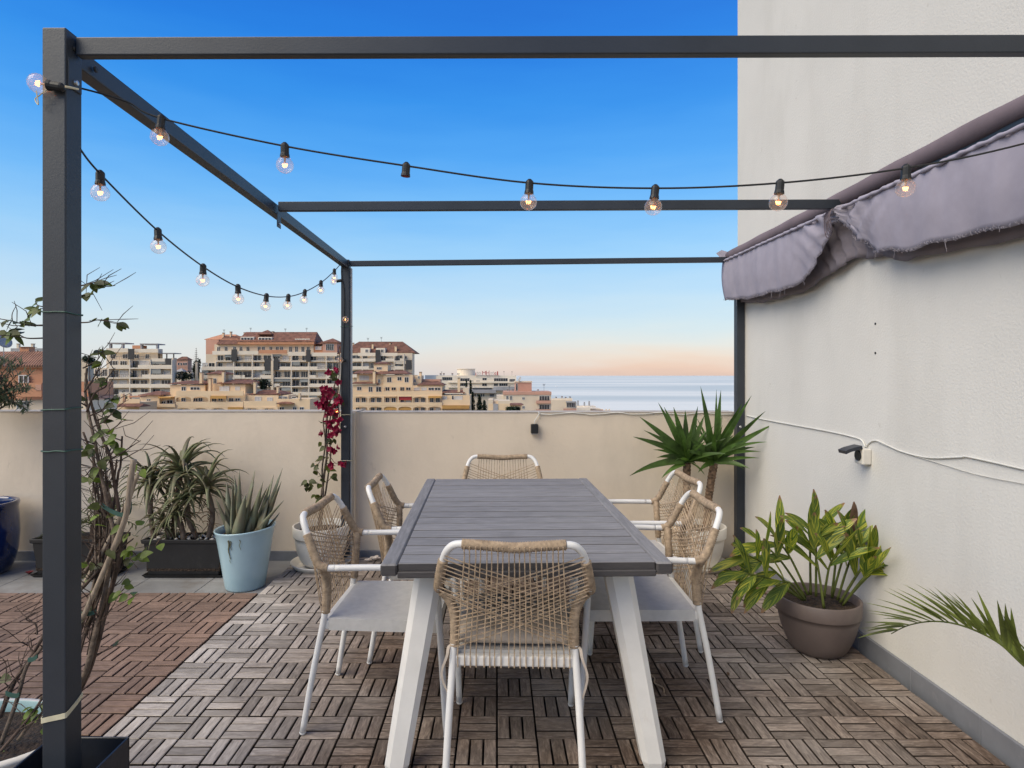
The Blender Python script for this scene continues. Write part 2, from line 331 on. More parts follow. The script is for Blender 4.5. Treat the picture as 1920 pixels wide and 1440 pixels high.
# shell ginger: green leaf striped yellow along the veins, brown tip
def variegated():
    m = bpy.data.materials.new('ginger_leaf'); m.use_nodes = True; N, L, bs = nodes(m); bs.inputs['Roughness'].default_value = 0.45
    uv = N.new('ShaderNodeUVMap'); sp = N.new('ShaderNodeSeparateXYZ'); L.new(uv.outputs[0], sp.inputs[0])
    oi = N.new('ShaderNodeObjectInfo')
    ab = N.new('ShaderNodeMath'); ab.operation = 'SUBTRACT'; ab.inputs[1].default_value = 0.5; L.new(sp.outputs[0], ab.inputs[0])
    a2 = N.new('ShaderNodeMath'); a2.operation = 'ABSOLUTE'; L.new(ab.outputs[0], a2.inputs[0])
    cb = N.new('ShaderNodeCombineXYZ'); 
    k1 = N.new('ShaderNodeMath'); k1.operation = 'MULTIPLY_ADD'; k1.inputs[1].default_value = -1.0; L.new(a2.outputs[0], k1.inputs[0]); L.new(sp.outputs[1], k1.inputs[2])
    L.new(k1.outputs[0], cb.inputs[0]); L.new(ab.outputs[0], cb.inputs[1]); L.new(oi.outputs['Random'], cb.inputs[2])
    mp = N.new('ShaderNodeMapping'); mp.inputs['Scale'].default_value = (13, 1.2, 40); L.new(cb.outputs[0], mp.inputs[0])
    n1 = N.new('ShaderNodeTexNoise'); n1.inputs['Scale'].default_value = 1.0; n1.inputs['Detail'].default_value = 3; L.new(mp.outputs[0], n1.inputs['Vector'])
    cr = N.new('ShaderNodeValToRGB'); e = cr.color_ramp.elements; e[0].position = 0.43; e[0].color = (0.065, 0.12, 0.024, 1); e[1].position = 0.63; e[1].color = (0.50, 0.47, 0.07, 1)
    q = e.new(0.52); q.color = (0.17, 0.23, 0.035, 1); L.new(n1.outputs[0], cr.inputs[0])
    n2 = N.new('ShaderNodeTexNoise'); n2.inputs['Scale'].default_value = 3; L.new(mp.outputs[0], n2.inputs['Vector'])
    tip = N.new('ShaderNodeMath'); tip.operation = 'MULTIPLY_ADD'; tip.inputs[1].default_value = 0.25; L.new(n2.outputs[0], tip.inputs[0]); L.new(sp.outputs[1], tip.inputs[2])
    r = N.new('ShaderNodeMapRange'); r.inputs[1].default_value = 1.0; r.inputs[2].default_value = 1.06; L.new(tip.outputs[0], r.inputs[0])
    mx = N.new('ShaderNodeMix'); mx.data_type = 'RGBA'; mx.inputs[7].default_value = (0.26, 0.15, 0.085, 1); L.new(cr.outputs[0], mx.inputs[6]); L.new(r.outputs[0], mx.inputs[0])
    hs = N.new('ShaderNodeHueSaturation'); rv = N.new('ShaderNodeMapRange'); rv.inputs[3].default_value = 0.75; rv.inputs[4].default_value = 1.3
    L.new(oi.outputs['Random'], rv.inputs[0]); L.new(rv.outputs[0], hs.inputs['Value']); L.new(mx.outputs[2], hs.inputs['Color']); L.new(hs.outputs[0], bs.inputs['Base Color'])
    M['ginger_leaf'] = m
variegated()
# bulb glass: clear with a thin grey veil and reflections; glowing filament
def glassmat():
    m = bpy.data.materials.new('bulb_glass'); m.use_nodes = True; N = m.node_tree.nodes; L = m.node_tree.links; N.clear()
    out = N.new('ShaderNodeOutputMaterial'); tr = N.new('ShaderNodeBsdfTransparent'); gl = N.new('ShaderNodeBsdfGlossy'); gl.inputs['Roughness'].default_value = 0.04
    df = N.new('ShaderNodeBsdfTranslucent'); df.inputs['Color'].default_value = (1.0, 0.80, 0.62, 1)
    lw = N.new('ShaderNodeLayerWeight'); lw.inputs[0].default_value = 0.5; pw = N.new('ShaderNodeMath'); pw.operation = 'POWER'; pw.inputs[1].default_value = 3.5; L.new(lw.outputs['Facing'], pw.inputs[0]); fr = N.new('ShaderNodeMath'); fr.operation = 'MULTIPLY_ADD'; fr.inputs[1].default_value = 0.45; fr.inputs[2].default_value = 0.03; L.new(pw.outputs[0], fr.inputs[0]); m1 = N.new('ShaderNodeMixShader'); m2 = N.new('ShaderNodeMixShader'); m2.inputs[0].default_value = 0.17
    L.new(tr.outputs[0], m2.inputs[1]); L.new(df.outputs[0], m2.inputs[2]); L.new(fr.outputs[0], m1.inputs[0]); L.new(m2.outputs[0], m1.inputs[1]); L.new(gl.outputs[0], m1.inputs[2]); L.new(m1.outputs[0], out.inputs[0])
    M['bulb_glass'] = m
    m = bpy.data.materials.new('filament'); m.use_nodes = True; b = m.node_tree.nodes['Principled BSDF']
    b.inputs['Base Color'].default_value = (1, 0.6, 0.3, 1); b.inputs['Emission Color'].default_value = (1, 0.42, 0.12, 1); b.inputs['Emission Strength'].default_value = 5
    M['filament'] = m
glassmat()
def leafy(names, amt=0.35):
    for n_ in names:
        m = M[n_]; N, L, bs = nodes(m); out = [n for n in N if n.type == 'OUTPUT_MATERIAL'][0]; src = bs.inputs['Base Color'].links[0].from_socket
        tr = N.new('ShaderNodeBsdfTranslucent'); mx = N.new('ShaderNodeMixShader'); mx.inputs[0].default_value = amt
        hs = N.new('ShaderNodeHueSaturation'); hs.inputs['Value'].default_value = 1.7; hs.inputs['Saturation'].default_value = 1.1; L.new(src, hs.inputs['Color'])
        L.new(hs.outputs[0], tr.inputs[0]); L.new(bs.outputs[0], mx.inputs[1]); L.new(tr.outputs[0], mx.inputs[2]); L.new(mx.outputs[0], out.inputs[0])
leafy(['leaf_dark', 'leaf_fresh', 'yucca_leaf', 'palm_leaf', 'ginger_leaf', 'bract', 'olive_leaf', 'leaf_dry'])
# weathering: broad faint stains and run marks on plaster, scuffs on the powder coat
def weather(name, col, vscale, lo, hi, amt, detail=5):
    m = M[name]; N, L, bs = nodes(m); src = bs.inputs['Base Color'].links[0].from_socket
    tc = N.new('ShaderNodeTexCoord'); mp = N.new('ShaderNodeMapping'); mp.inputs['Scale'].default_value = vscale; L.new(tc.outputs['Object'], mp.inputs[0])
    n1 = N.new('ShaderNodeTexNoise'); n1.inputs['Scale'].default_value = 1.0; n1.inputs['Detail'].default_value = detail; n1.inputs['Roughness'].default_value = 0.65; L.new(mp.outputs[0], n1.inputs['Vector'])
    r = N.new('ShaderNodeMapRange'); r.inputs[1].default_value = lo; r.inputs[2].default_value = hi; r.inputs[4].default_value = amt; L.new(n1.outputs[0], r.inputs[0])
    mx = N.new('ShaderNodeMix'); mx.data_type = 'RGBA'; mx.inputs[7].default_value = (*col, 1); L.new(src, mx.inputs[6]); L.new(r.outputs[0], mx.inputs[0]); L.new(mx.outputs[2], bs.inputs['Base Color'])
weather('plaster_white', (0.40, 0.385, 0.35), (2.2, 2.2, 0.7), 0.5, 0.8, 0.28)
weather('plaster_white', (0.36, 0.34, 0.30), (14, 14, 9), 0.66, 0.78, 0.5)
weather('plaster_beige', (0.36, 0.31, 0.25), (2.0, 2.0, 0.8), 0.5, 0.8, 0.3)
weather('plaster_beige', (0.34, 0.29, 0.24), (13, 13, 5), 0.66, 0.80, 0.6)
weather('floor_tile', (0.16, 0.13, 0.105), (5, 5, 5), 0.52, 0.72, 0.6)
weather('skirting', (0.30, 0.30, 0.31), (20, 20, 20), 0.6, 0.8, 0.4)
weather('anthracite', (0.14, 0.14, 0.145), (60, 60, 14), 0.69, 0.76, 0.6, 8)
weather('cream_paint', (0.50, 0.44, 0.36), (14, 14, 6), 0.62, 0.8, 0.5)
weather('planter_black', (0.06, 0.055, 0.05), (12, 12, 5), 0.58, 0.8, 0.5)
# sea
def seamat():
    m = bpy.data.materials.new('sea'); m.use_nodes = True; N, L, bs = nodes(m)
    bs.inputs['Base Color'].default_value = (0.20, 0.27, 0.33, 1); bs.inputs['Roughness'].default_value = 0.35; bs.inputs['Specular IOR Level'].default_value = 0.18
    ge = N.new('ShaderNodeNewGeometry'); mp = N.new('ShaderNodeMapping'); mp.inputs['Scale'].default_value = (0.0006, 0.0028, 1); L.new(ge.outputs['Position'], mp.inputs[0])
    n1 = N.new('ShaderNodeTexNoise'); n1.inputs['Scale'].default_value = 1.0; n1.inputs['Detail'].default_value = 6; L.new(mp.outputs[0], n1.inputs['Vector'])
    cr = N.new('ShaderNodeValToRGB'); e = cr.color_ramp.elements; e[0].position = 0.4; e[0].color = (0.55, 0.555, 0.49, 1); e[1].position = 0.62; e[1].color = (0.82, 0.77, 0.65, 1)
    L.new(n1.outputs[0], cr.inputs[0]); L.new(cr.outputs[0], bs.inputs['Base Color'])
    m2 = N.new('ShaderNodeMapping'); m2.inputs['Scale'].default_value = (0.03, 0.09, 1); L.new(ge.outputs['Position'], m2.inputs[0])
    n2 = N.new('ShaderNodeTexNoise'); n2.inputs['Scale'].default_value = 1.0; n2.inputs['Detail'].default_value = 5; L.new(m2.outputs[0], n2.inputs['Vector'])
    bp = N.new('ShaderNodeBump'); bp.inputs['Strength'].default_value = 0.25; bp.inputs['Distance'].default_value = 3.0; L.new(n2.outputs[0], bp.inputs['Height']); L.new(bp.outputs[0], bs.inputs['Normal'])
    M['sea'] = m
seamat()
# ------------------------------------------------------------------ setting: ground, sea, terrace
random.seed(7)
SEA = -45.0
tag(MB().add([(-90000, 30, SEA), (90000, 30, SEA), (90000, 120000, SEA), (-90000, 120000, SEA)], [(0, 1, 2, 3)]).build('sea', M['sea']), kind='structure')
def gz(x, y):
    t = max(0, min(1, (x + 40) / 90)); t = t * t * (3 - 2 * t)
    h = -22 + 10 * max(0, min(1, (-x - 60) / 120)) + max(0, min(1, (y - 160) / 200)) * 14 * max(0, min(1, (-x - 30) / 60))
    return h * (1 - t) + (SEA - 12) * t - max(0, (y - 420) / 60) * 6
gm = MB(); gx = [-900 + 30 * i for i in range(48)]; gy = [-200 + 25 * j for j in range(40)]
gm.add([(x, y, gz(x, y)) for y in gy for x in gx], [(j * 48 + i, j * 48 + i + 1, j * 48 + 49 + i, j * 48 + 48 + i) for j in range(39) for i in range(47)])
tag(gm.build('ground', M['far_ground'], smooth=True), kind='structure')
XW, YW = 1.84, 4.56           # face of the house wall, face of the parapet
FLZ = -0.035                  # tiled floor lies a little below the top of the wooden deck
slab = MB().box(-6, XW - 0.001, -2.5, YW - 0.001, -0.35, FLZ - 0.012).build('terrace_floor', M['grout']); tag(slab, kind='structure')
# grey floor tiles between the decks and the parapet
tsz = 0.45
for i in range(-11, -2):
    x0 = -1.51 + (i + 3) * tsz - tsz
    for j in range(2):
        y1 = YW - 0.015 - j * tsz; y0 = max(y1 - tsz, 3.80)
        MB().cbox(x0 + 0.002, x0 + tsz - 0.002, y0 + 0.002, y1 - 0.002, FLZ - 0.013, FLZ, 0.0015).build('tile', M['floor_tile'], slab)
# wooden deck squares: three slats in each 15 cm square, turned in alternate squares
SL, SWD, GAP = 0.1430, 0.0428, 0.15
def slat_geo(mb, cx, cy, rot, dz=0.0, wob=0.0):
    l, w, c, h = SL / 2, SWD / 2, 0.0025, 0.0235
    v = []
    for (a, b, z) in ((l, w, -h), (l, w, -c), (l - c, w - c, 0)):
        for (sx, sy) in ((-1, -1), (1, -1), (1, 1), (-1, 1)): v.append((sx * a, sy * b, z))
    uv = [(x / SL + 0.5, y / SWD * 0.31 + 0.5) for x, y, z in v]
    ca, sa = math.cos(rot), math.sin(rot)
    vs = [(cx + x * ca - y * sa, cy + x * sa + y * ca, z + dz) for x, y, z in v]
    f = [(8, 9, 10, 11)]
    for k in (0, 4):
        for j in range(4): f.append((k + j, k + (j + 1) % 4, k + 4 + (j + 1) % 4, k + 4 + j))
    mb.add(vs, f, uv)
    for j in range(4): mb.m[-8 + j] = 1          # flanks coloured darker so the gaps between slats read as shade
def deck(name, x0, nx, y0, ny, mname, flip, basename):
    root = MB().box(x0, x0 + nx * GAP, y0, y0 + ny * GAP, FLZ - 0.010, -0.024).build(name, M['deck_base']); tag(root, kind='structure')
    sl = []
    for i in range(nx):
        for j in range(ny):
            cx, cy = x0 + (i + .5) * GAP, y0 + (j + .5) * GAP; h = (i + j + flip) % 2
            for k in (-1, 0, 1):
                o_ = k * (GAP / 3)
                sx, sy, r = (cx, cy + o_, 0) if h else (cx + o_, cy, PI / 2)
                px, py = CX + sx * F / max(sy, .1), CY + EYE * F / max(sy, .1)
                vis = sy > 1.9 and -20 < px < 1940 and py < 1450
                sl.append((0 if vis else 1, sy, sx, r + random.gauss(0, .006), random.uniform(-.0018, .0018)))
    sl.sort(key=lambda q: (q[0], q[1]))
    tm = MB(); slat_geo(tm, 0, 0, 0); proto = None; rest = MB()
    for n, (vv, sy, sx, r, dz) in enumerate(sl):
        if n < 300:
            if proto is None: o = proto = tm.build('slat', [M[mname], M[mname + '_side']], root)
            else:
                o = bpy.data.objects.new('slat', proto.data); COL.objects.link(o); o.parent = root
            o.location = (sx, sy, dz); o.rotation_euler = (0, 0, r)
        else: slat_geo(rest, sx, sy, r, dz)
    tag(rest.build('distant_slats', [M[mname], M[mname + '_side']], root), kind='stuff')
    return root
deck('weathered_deck', -1.50, 22, 0.46, 27, 'deck_grey', 0, 'a')
deck('reddish_deck', -1.505 - 14 * GAP, 14, 0.78, 20, 'deck_red', 1, 'b')
# parapet and house wall
par = thing('parapet_wall', 'low beige plastered parapet wall along the far edge of the terrace', 'wall', (0, YW, FLZ))
pm = MB().box(-7, -1.06, YW, YW + 0.22, -0.4, 1.092).build('wall_panel', M['plaster_beige'], par)
MB().box(-1.06, XW + 0.0, YW + 0.012, YW + 0.22, -0.4, 1.085).build('wall_panel', M['plaster_beige'], par)
MB().cbox(-1.135, -1.075, YW - 0.05, YW - 0.002, FLZ, 1.09, 0.004).build('pilaster', M['plaster_beige'], par)
MB().cbox(-7, -1.062, YW - 0.006, YW + 0.221, 1.093, 1.098, 0.002).build('coping', M['coping'], par)
MB().cbox(-1.058, XW - 0.002, YW + 0.006, YW + 0.221, 1.086, 1.091, 0.002).build('coping', M['coping'], par)
for i in range(19):
    x0 = -5.2 + i * 0.37
    if x0 + .37 > XW - .02: break
    MB().cbox(x0 + .001, x0 + .369, YW - 0.013, YW - 0.001 if x0 < -1.43 else YW + 0.011, FLZ - .01, FLZ + 0.072, 0.002).build('skirting_tile', M['skirting'], par)
hw = thing('house_wall', 'tall white rendered house wall on the right side of the terrace', 'wall', (XW, 2, 0))
bm = bmesh.new(); bmesh.ops.create_cube(bm, size=1)
for v in bm.verts: v.co = (XW + 0.4 + v.co.x * 0.8, 1.05 + v.co.y * 7.1, 2.8 + v.co.z * 6.4)
bmesh.ops.bevel(bm, geom=[e for e in bm.edges if abs(e.verts[0].co.z - e.verts[1].co.z) > 1], offset=0.02, segments=3, affect='EDGES')
MB().bm(bm).build('wall_panel', M['plaster_white'], hw)
for i in range(15):
    y1 = YW - 0.02 - i * 0.38
    MB().cbox(XW - 0.016, XW - 0.001, y1 - 0.379, y1 - 0.001, FLZ, 0.078, 0.002).build('skirting_tile', M['skirting'], hw)
# ------------------------------------------------------------------ pergola
PX0, PX1 = -1.155, -1.095; PYF, PYB = 1.52, 4.43; ZT = 2.25
pg = thing('pergola', 'dark grey metal pergola frame standing over the dining table', 'pergola', (PX0 + .03, PYF + .03, 0))
A = M['anthracite']
def post(x0, x1, y0, y1, z0, z1): return MB().cbox(x0, x1, y0, y1, z0, z1, 0.003, 2).build('post', A, pg)
post(PX0, PX1, PYF, PYF + .06, 0.0, 2.254)
post(PX0, PX1, PYB, PYB + .06, 0.0, 2.228)
post(1.775, 1.834, PYB, PYB + .06, 0.0, 2.16)
def beam(p0, p1, w, h):
    p0, p1 = Vector(p0), Vector(p1); d = p1 - p0; L = d.length
    m_ = Matrix.Translation(p0) @ d.to_track_quat('X', 'Z').to_matrix().to_4x4()
    return MB().cbox(0, L, -w / 2, w / 2, -h, 0, 0.003, 2, m_).build('beam', A, pg)
XB = PX1 - .03
beam((PX1 + .004, PYF + .042, 2.246), (1.83, PYF + .042, 2.254), .026, .047)
beam((PX1 + .002, 3.0, 2.238), (1.80, 3.0, 2.25), .026, .047)
beam((PX1 + .002, PYB + .03, 2.222), (1.772, PYB + .03, 2.252), .026, .040)
beam((XB, PYF + .064, 2.236), (XB, PYB - .002, 2.222), .044, .052)
beam((1.765, 0.9, 2.242), (1.765, PYB - .002, 2.245), .056, .056)
def bracket(x, y, z, sx):
    b = MB().cbox(x, x + sx * .004, y, y + .05, z - .075, z, 0.0015) if sx > 0 else MB().cbox(x - .004, x, y, y + .05, z - .075, z, 0.0015)
    o = b.build('bracket', A, pg)
    MB().lathe([(0.0, .006), (.006, .005), (.0075, 0), (.0075, -.002)], (0, 0, 0), 10).build('bolt', M['steel'], o)
    ob = o.children[0]; ob.location = (x - org(pg).x + .005, y + .025 - org(pg).y, z - .055 - org(pg).z); ob.rotation_euler = (0, rad(90), 0); 
    me = ob.data
    for v in me.vertices: v.co = v.co + org(pg)
bracket(PX1, PYF + .005, 2.182, 1); bracket(PX1, PYB + .005, 2.17, 1); bracket(PX1, 2.975, 2.184, 1)
MB().lathe([(0.0, .004), (.012, .004), (.013, 0)], (0, 0, 0), 14)
def disc(name, c, r, m_, par_, ax='y', h=.005):
    mb = MB(); c = Vector(c); d = {'y': Vector((0, -1, 0)), 'x': Vector((1, 0, 0)), '-x': Vector((-1, 0, 0))}[ax]
    mb.tube([c, c + d * h * .6, c + d * h], [r, r, r * .7], 12); return mb.build(name, m_, par_)
disc('bolt', (PX0 + .032, PYB, .99), .009, M['steel'], pg)
disc('bolt', (1.80, PYB, .99), .009, M['steel'], pg)
disc('bolt', (PX1, PYF + .03, 2.215), .007, M['black_plastic'], pg, 'x')
disc('bolt', (XB + .028, PYF + .115, 2.205), .008, M['black_plastic'], pg, 'x')
MB().cbox(PX1 + .001, PX1 + .012, PYB + .025, PYB + .058, 0.01, 2.17, .002).build('guide_strip', M['aluminium'], pg)
MB().cbox(1.8345, 1.8395, PYB + .0, PYB + .03, 0.01, 2.12, .001).build('guide_strip', M['aluminium'], pg)
MB().cbox(PX0 - .006, PX0 - .001, PYB + .005, PYB + .055, .94, 1.02, .001).build('bracket', M['black_plastic'], pg)
# wires and straps tied round the posts
def loop(name, label, cat, x0, x1, y0, y1, z, dz, r, m_, flat=False):
    e = r + .0005; pts = [(x0 - e, y0 - e), (x1 + e, y0 - e), (x1 + e, y1 + e), (x0 - e, y1 + e)]
    zs = [z, z + dz * .4, z + dz, z + dz * .5]
    ring = []
    for k in range(5):
        a = Vector((*pts[k % 4], zs[k % 4])); b = Vector((*pts[(k + 1) % 4], zs[(k + 1) % 4]))
        for t in (0.04, .3, .6, .96): ring.append(a.lerp(b, t) + Vector((0, 0, random.uniform(-.0015, .0015))))
        if k == 3: break
    ring.append(ring[0].copy())
    mb = MB()
    if not flat: mb.tube(ring, r, 6)
    else:
        n = len(ring); vs = []
        cen = Vector(((x0 + x1) / 2, (y0 + y1) / 2, 0))
        for p in ring:
            o = Vector((p.x, p.y, 0)) - cen; o.normalize()
            vs += [p + Vector((0, 0, -flat / 2)), p + Vector((0, 0, flat / 2)), p + o * .0015 + Vector((0, 0, flat / 2)), p + o * .0015 + Vector((0, 0, -flat / 2))]
        mb.add(vs, [(i * 4 + j, i * 4 + (j + 1) % 4, i * 4 + 4 + (j + 1) % 4, i * 4 + 4 + j) for i in range(n - 1) for j in range(4)])
    return tag(mb.build(name, m_), label, cat, None)
fp = (PX0, PX1, PYF, PYF + .06)
loop('wire_tie', 'thin green wire around the near post beside the leafy twigs against the sky', 'wire', *fp, 1.532, -.004, .0018, M['tie_green'])
loop('wire_tie', 'thin green wire around the near post level with the parapet top', 'wire', *fp, 1.283, .004, .0018, M['tie_green'])
loop('wire_tie', 'thin green wire around the near post just below the parapet top', 'wire', *fp, 1.178, -.002, .0018, M['tie_green'])
loop('strap', 'cream strap tied round the foot of the near pergola post', 'strap', *fp, .493, .035, .001, M['strap_cream'], .013)
bp_ = (PX0, PX1 + .012, PYB, PYB + .06)
loop('cord_tie', 'pale cord around the far pergola post at the top of the parapet', 'cord', *bp_, 1.08, .0, .003, M['strap_cream'])
loop('cord_tie', 'pale cord around the far pergola post halfway down the parapet', 'cord', *bp_, .74, .0, .003, M['strap_cream'])
loop('wire_tie', 'thin dark wire around the far pergola post between two of its bulbs', 'wire', *bp_, 1.73, .01, .002, M['tie_green'])
# ------------------------------------------------------------------ retracted awning
aw = thing('awning', 'bunched mauve fabric awning hanging along the house wall', 'awning', (1.70, 2.7, 2.2))
ns = 130; ya, yb = PYB + .06, 0.95
tube_pts = []
for i in range(40):
    t = i / 39; y = ya + (yb - ya) * t
    tube_pts.append((1.752 + .006 * math.sin(t * 9), y, 2.262 - .005 * t + .002 * math.sin(t * 13)))
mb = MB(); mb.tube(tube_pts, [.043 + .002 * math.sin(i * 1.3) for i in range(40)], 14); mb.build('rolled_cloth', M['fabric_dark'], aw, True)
def interp(tab, y):
    for (a, va), (b, vb) in zip(tab, tab[1:]):
        if b <= y <= a:
            t = (a - y) / (a - b); t = t * t * (3 - 2 * t); return va + (vb - va) * t
    return tab[0][1] if y > tab[0][0] else tab[-1][1]
front = [(4.5, .305), (4.0, .335), (3.5, .335), (3.3, .29), (3.14, .18), (3.05, .07), (2.99, .05), (2.93, .10), (2.82, .205), (2.68, .275), (2.5, .305), (1.9, .315), (.9, .31)]
back = [(4.5, .325), (4.0, .365), (3.5, .355), (3.25, .30), (3.0, .25), (2.85, .27), (2.6, .325), (1.9, .35), (.9, .35)]
def ztop(y): return 2.172 + (y - 1.92) * .020
def drape(tab, x0, amp, name, m_, hem=True, seed=1):
    rn = random.Random(seed); ph = [rn.uniform(0, 6.28) for _ in range(6)]; nv = 12; vs = []; edge = []
    for i in range(ns + 1):
        y = ya + .01 + (yb - ya) * i / ns; dp = interp(tab, y)
        g = math.exp(-((y - 3.0) / .30) ** 2)
        for j in range(nv + 1):
            v = j / nv
            fold = ((1 - 2 * abs(math.sin(y * 10.5 + ph[0] + .7 * v))) * .55 + math.sin(y * 41 + ph[1] - v * 2) * .35 + math.sin(y * 9 + ph[2]) * .6) * amp * (0.25 + v)
            fold += g * .020 * math.sin((y - 3.0) * 55 * (0.6 + v)) * (1 - .4 * v)
            fold += .0045 * math.sin(y * 68 + ph[4] + math.sin(y * 13)) * math.exp(-3.5 * v)
            belly = -.014 * math.sin(PI * v) * (1 - .6 * g)
            pull = (3.0 - y) * g * (1 - v) * .0
            vs.append(Vector((x0 + belly + fold + .025 * v, y + pull + .012 * g * math.sin(j * 1.7), ztop(y) + .012 - dp * v - .004 * math.sin(y * 27 + ph[3]) * v)))
        edge.append(vs[-1].copy())
    mb = MB(); w = nv + 1; mb.add(vs, [(i * w + j, i * w + j + 1, (i + 1) * w + j + 1, (i + 1) * w + j) for i in range(ns) for j in range(nv)])
    o = mb.build(name, m_, aw, True); sm_ = o.modifiers.new('solidify', 'SOLIDIFY'); sm_.thickness = .002
    if hem:
        mb = MB(); rn = random.Random(seed + 5)
        for k in range(len(edge) * 4 - 4):
            a = edge[k // 4].lerp(edge[k // 4 + 1], (k % 4) / 4)
            l = rn.uniform(.004, .014); b = a + Vector((rn.uniform(-.010, .002), rn.uniform(-.01, .01), rn.uniform(-.004, .006))); c = b + Vector((rn.uniform(-.008, .002), rn.uniform(-.008, .008), l))
            mb.tube([b, (b + c) / 2 + Vector((-.004, 0, 0)), c], [.0011, .0009, .0006], 4)
        for k in range(14):
            a = rn.choice(edge); mb.tube([a, a + Vector((0, rn.uniform(-.02, .02), -rn.uniform(.01, .05)))], [.0009, .0006], 4)
        mb.build('frayed_hem', M['fray'], o)
        seam = [Vector((x0 - .006 + .004 * math.sin(i * 1.9), ya + (yb - ya) * i / ns, ztop(ya + (yb - ya) * i / ns) - .0 + .002 * math.sin(i * 2.3))) for i in range(ns + 1)]
        mb = MB(); mb.tube(seam, [.0085 + .002 * math.sin(i * 2.1) for i in range(ns + 1)], 8); mb.build('gathered_seam', M['fabric'], o, True)
    return o
drape(front, 1.695, .0065, 'front_drape', M['fabric'], True, 3)
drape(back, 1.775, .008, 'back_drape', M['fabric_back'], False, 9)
mb = MB(); y = 3.0
for k in range(5): mb.tube(smooth_path([(1.67, y + .01 * k - .02, 2.20), (1.655, y - .02 + .012 * k, 2.17), (1.66, y - .02 + .012 * k, 2.13 - .012 * k), (1.675, y - .01 + .008 * k, 2.10 - .01 * k)], 4), .0025, 5)
mb.build('tie_cord', M['fabric_dark'], aw)
mb = MB(); mb.add([(1.66, PYB + .03, 2.25), (1.74, PYB + .06, 2.255), (1.76, PYB + .1, 2.30), (1.69, PYB + .08, 2.315), (1.64, PYB + .05, 2.285)], [(0, 1, 2, 3, 4)]); o = mb.build('loose_corner', M['fabric'], aw); sm_ = o.modifiers.new('solidify', 'SOLIDIFY'); sm_.thickness = .002
# ------------------------------------------------------------------ bulbs on cables
def bulb_at(root, top, d=Vector((0, 0, -1)), glass=True, sc=1.0):
    top = Vector(top); d = Vector(d).normalized()
    mb = MB(); q = lambda s_: top + d * s_ * sc
    mb.tube([q(-.006), q(0), q(.004), q(.024), q(.027), q(.034)], [.0045 * sc, .0105 * sc, .0115 * sc, .0115 * sc, .0125 * sc, .0135 * sc], 12)
    s_ = mb.build('socket', M['black_plastic'], root, False)
    if not glass:
        MB().tube([q(.0345), q(.0348)], [.0105 * sc, .0100 * sc], 12).build('socket_mouth', M['red_petal'], s_); return
    prof = [(.032, .010), (.036, .0125), (.040, .0165), (.045, .0203), (.051, .0230), (.058, .0240), (.065, .0228), (.071, .0192), (.076, .0140), (.079, .0075), (.0802, .001)]
    b = MB().tube([q(a) for a, r in prof], [r * sc for a, r in prof], 18, False).build('bulb', M['bulb_glass'], root, True)
    side = d.cross(Vector((0, 1, 0))); side = side.normalized() if side.length > .01 else Vector((1, 0, 0))
    zig = [q(.054) - side * .006 * sc, q(.062) - side * .004 * sc, q(.055) - side * .002 * sc, q(.063), q(.055) + side * .002 * sc, q(.062) + side * .004 * sc, q(.054) + side * .006 * sc]
    MB().tube(zig, .0023 * sc, 6).build('filament', M['filament'], b)
    MB().tube([q(.032), q(.043), q(.050)], [.004 * sc, .0025 * sc, .002 * sc], 6).tube([q(.046), zig[0]], .0005, 4).tube([q(.046), zig[-1]], .0005, 4).build('stem', M['rope'], b)
st = thing('string_lights', 'black bulb cable sagging from the near post across to the awning', 'string lights', (0, 1.5, 2.0), 'string lights')
kn = [(128, 163, 1.60), (236, 190, 1.63), (303, 222, 1.64), (534, 274, 1.68), (762, 311, 1.69), (993, 343, 1.68), (1229, 353, 1.66), (1463, 343, 1.62), (1699, 315, 1.58), (1925, 268, 1.53), (2300, 160, 1.45)]
cab = smooth_path([P(PX_, y, d) for PX_, y, d in [(112, 166, 1.512), (140, 163, 1.585)]] + [P(*k) for k in kn[1:]], 8)
MB().tube(cab, .0028, 6).build('cable', M['cable_black'], st, True)
for i, k in enumerate(kn[2:9]):
    bulb_at(st, P(k[0], k[1] - 3, k[2]), (random.uniform(-.12, .02), random.uniform(-.05, .05), -1), i != 2)
bulb_at(st, P(117, 164, 1.508), (-1, -.12, .12))
MB().tube(smooth_path([P(90, 166, 1.505), P(75, 178, 1.50), P(66, 186, 1.505), P(72, 196, 1.50), P(68, 170, 1.50)], 5), .0015, 5).tube(smooth_path([P(92, 152, 1.512), P(112, 162, 1.51), P(125, 163, 1.512), P(146, 167, 1.55)], 5), .003, 5).build('cord_wrap', M['strap_cream'], st)
st2 = thing('string_lights', 'black bulb cable sagging along the left side between the two pergola posts', 'string lights', (-1.1, 3, 2.0), 'string lights')
kn = [(150, 279, 1.575), (188, 326, 1.66), (296, 433, 1.93), (381, 500, 2.24), (446, 538, 2.53), (500, 555, 2.87), (541, 556, 3.17), (572, 547, 3.44), (602, 530, 3.74), (627, 508, 4.06), (641, 492, 4.40)]
MB().tube(smooth_path([P(*k) for k in kn], 8), .0028, 6).build('cable', M['cable_black'], st2, True)
for k in kn[1:-1]: bulb_at(st2, P(k[0], k[1] - 3, k[2]), (random.uniform(-.12, .12), random.uniform(-.1, .1), -1))
st3 = thing('string_lights', 'bulb cable running down the far pergola post into the bougainvillea', 'string lights', (-1.1, PYB, 1.2), 'string lights')
dd = PYB - .006
MB().tube(smooth_path([P(641, 492, 4.42), P(640, 515, dd), P(645, 545, dd), P(645, 600, dd), P(643, 660, dd), P(640, 700, dd), P(636, 760, dd), P(637, 800, dd)], 6), .003, 6).build('cable', M['cable_black'], st3, True)
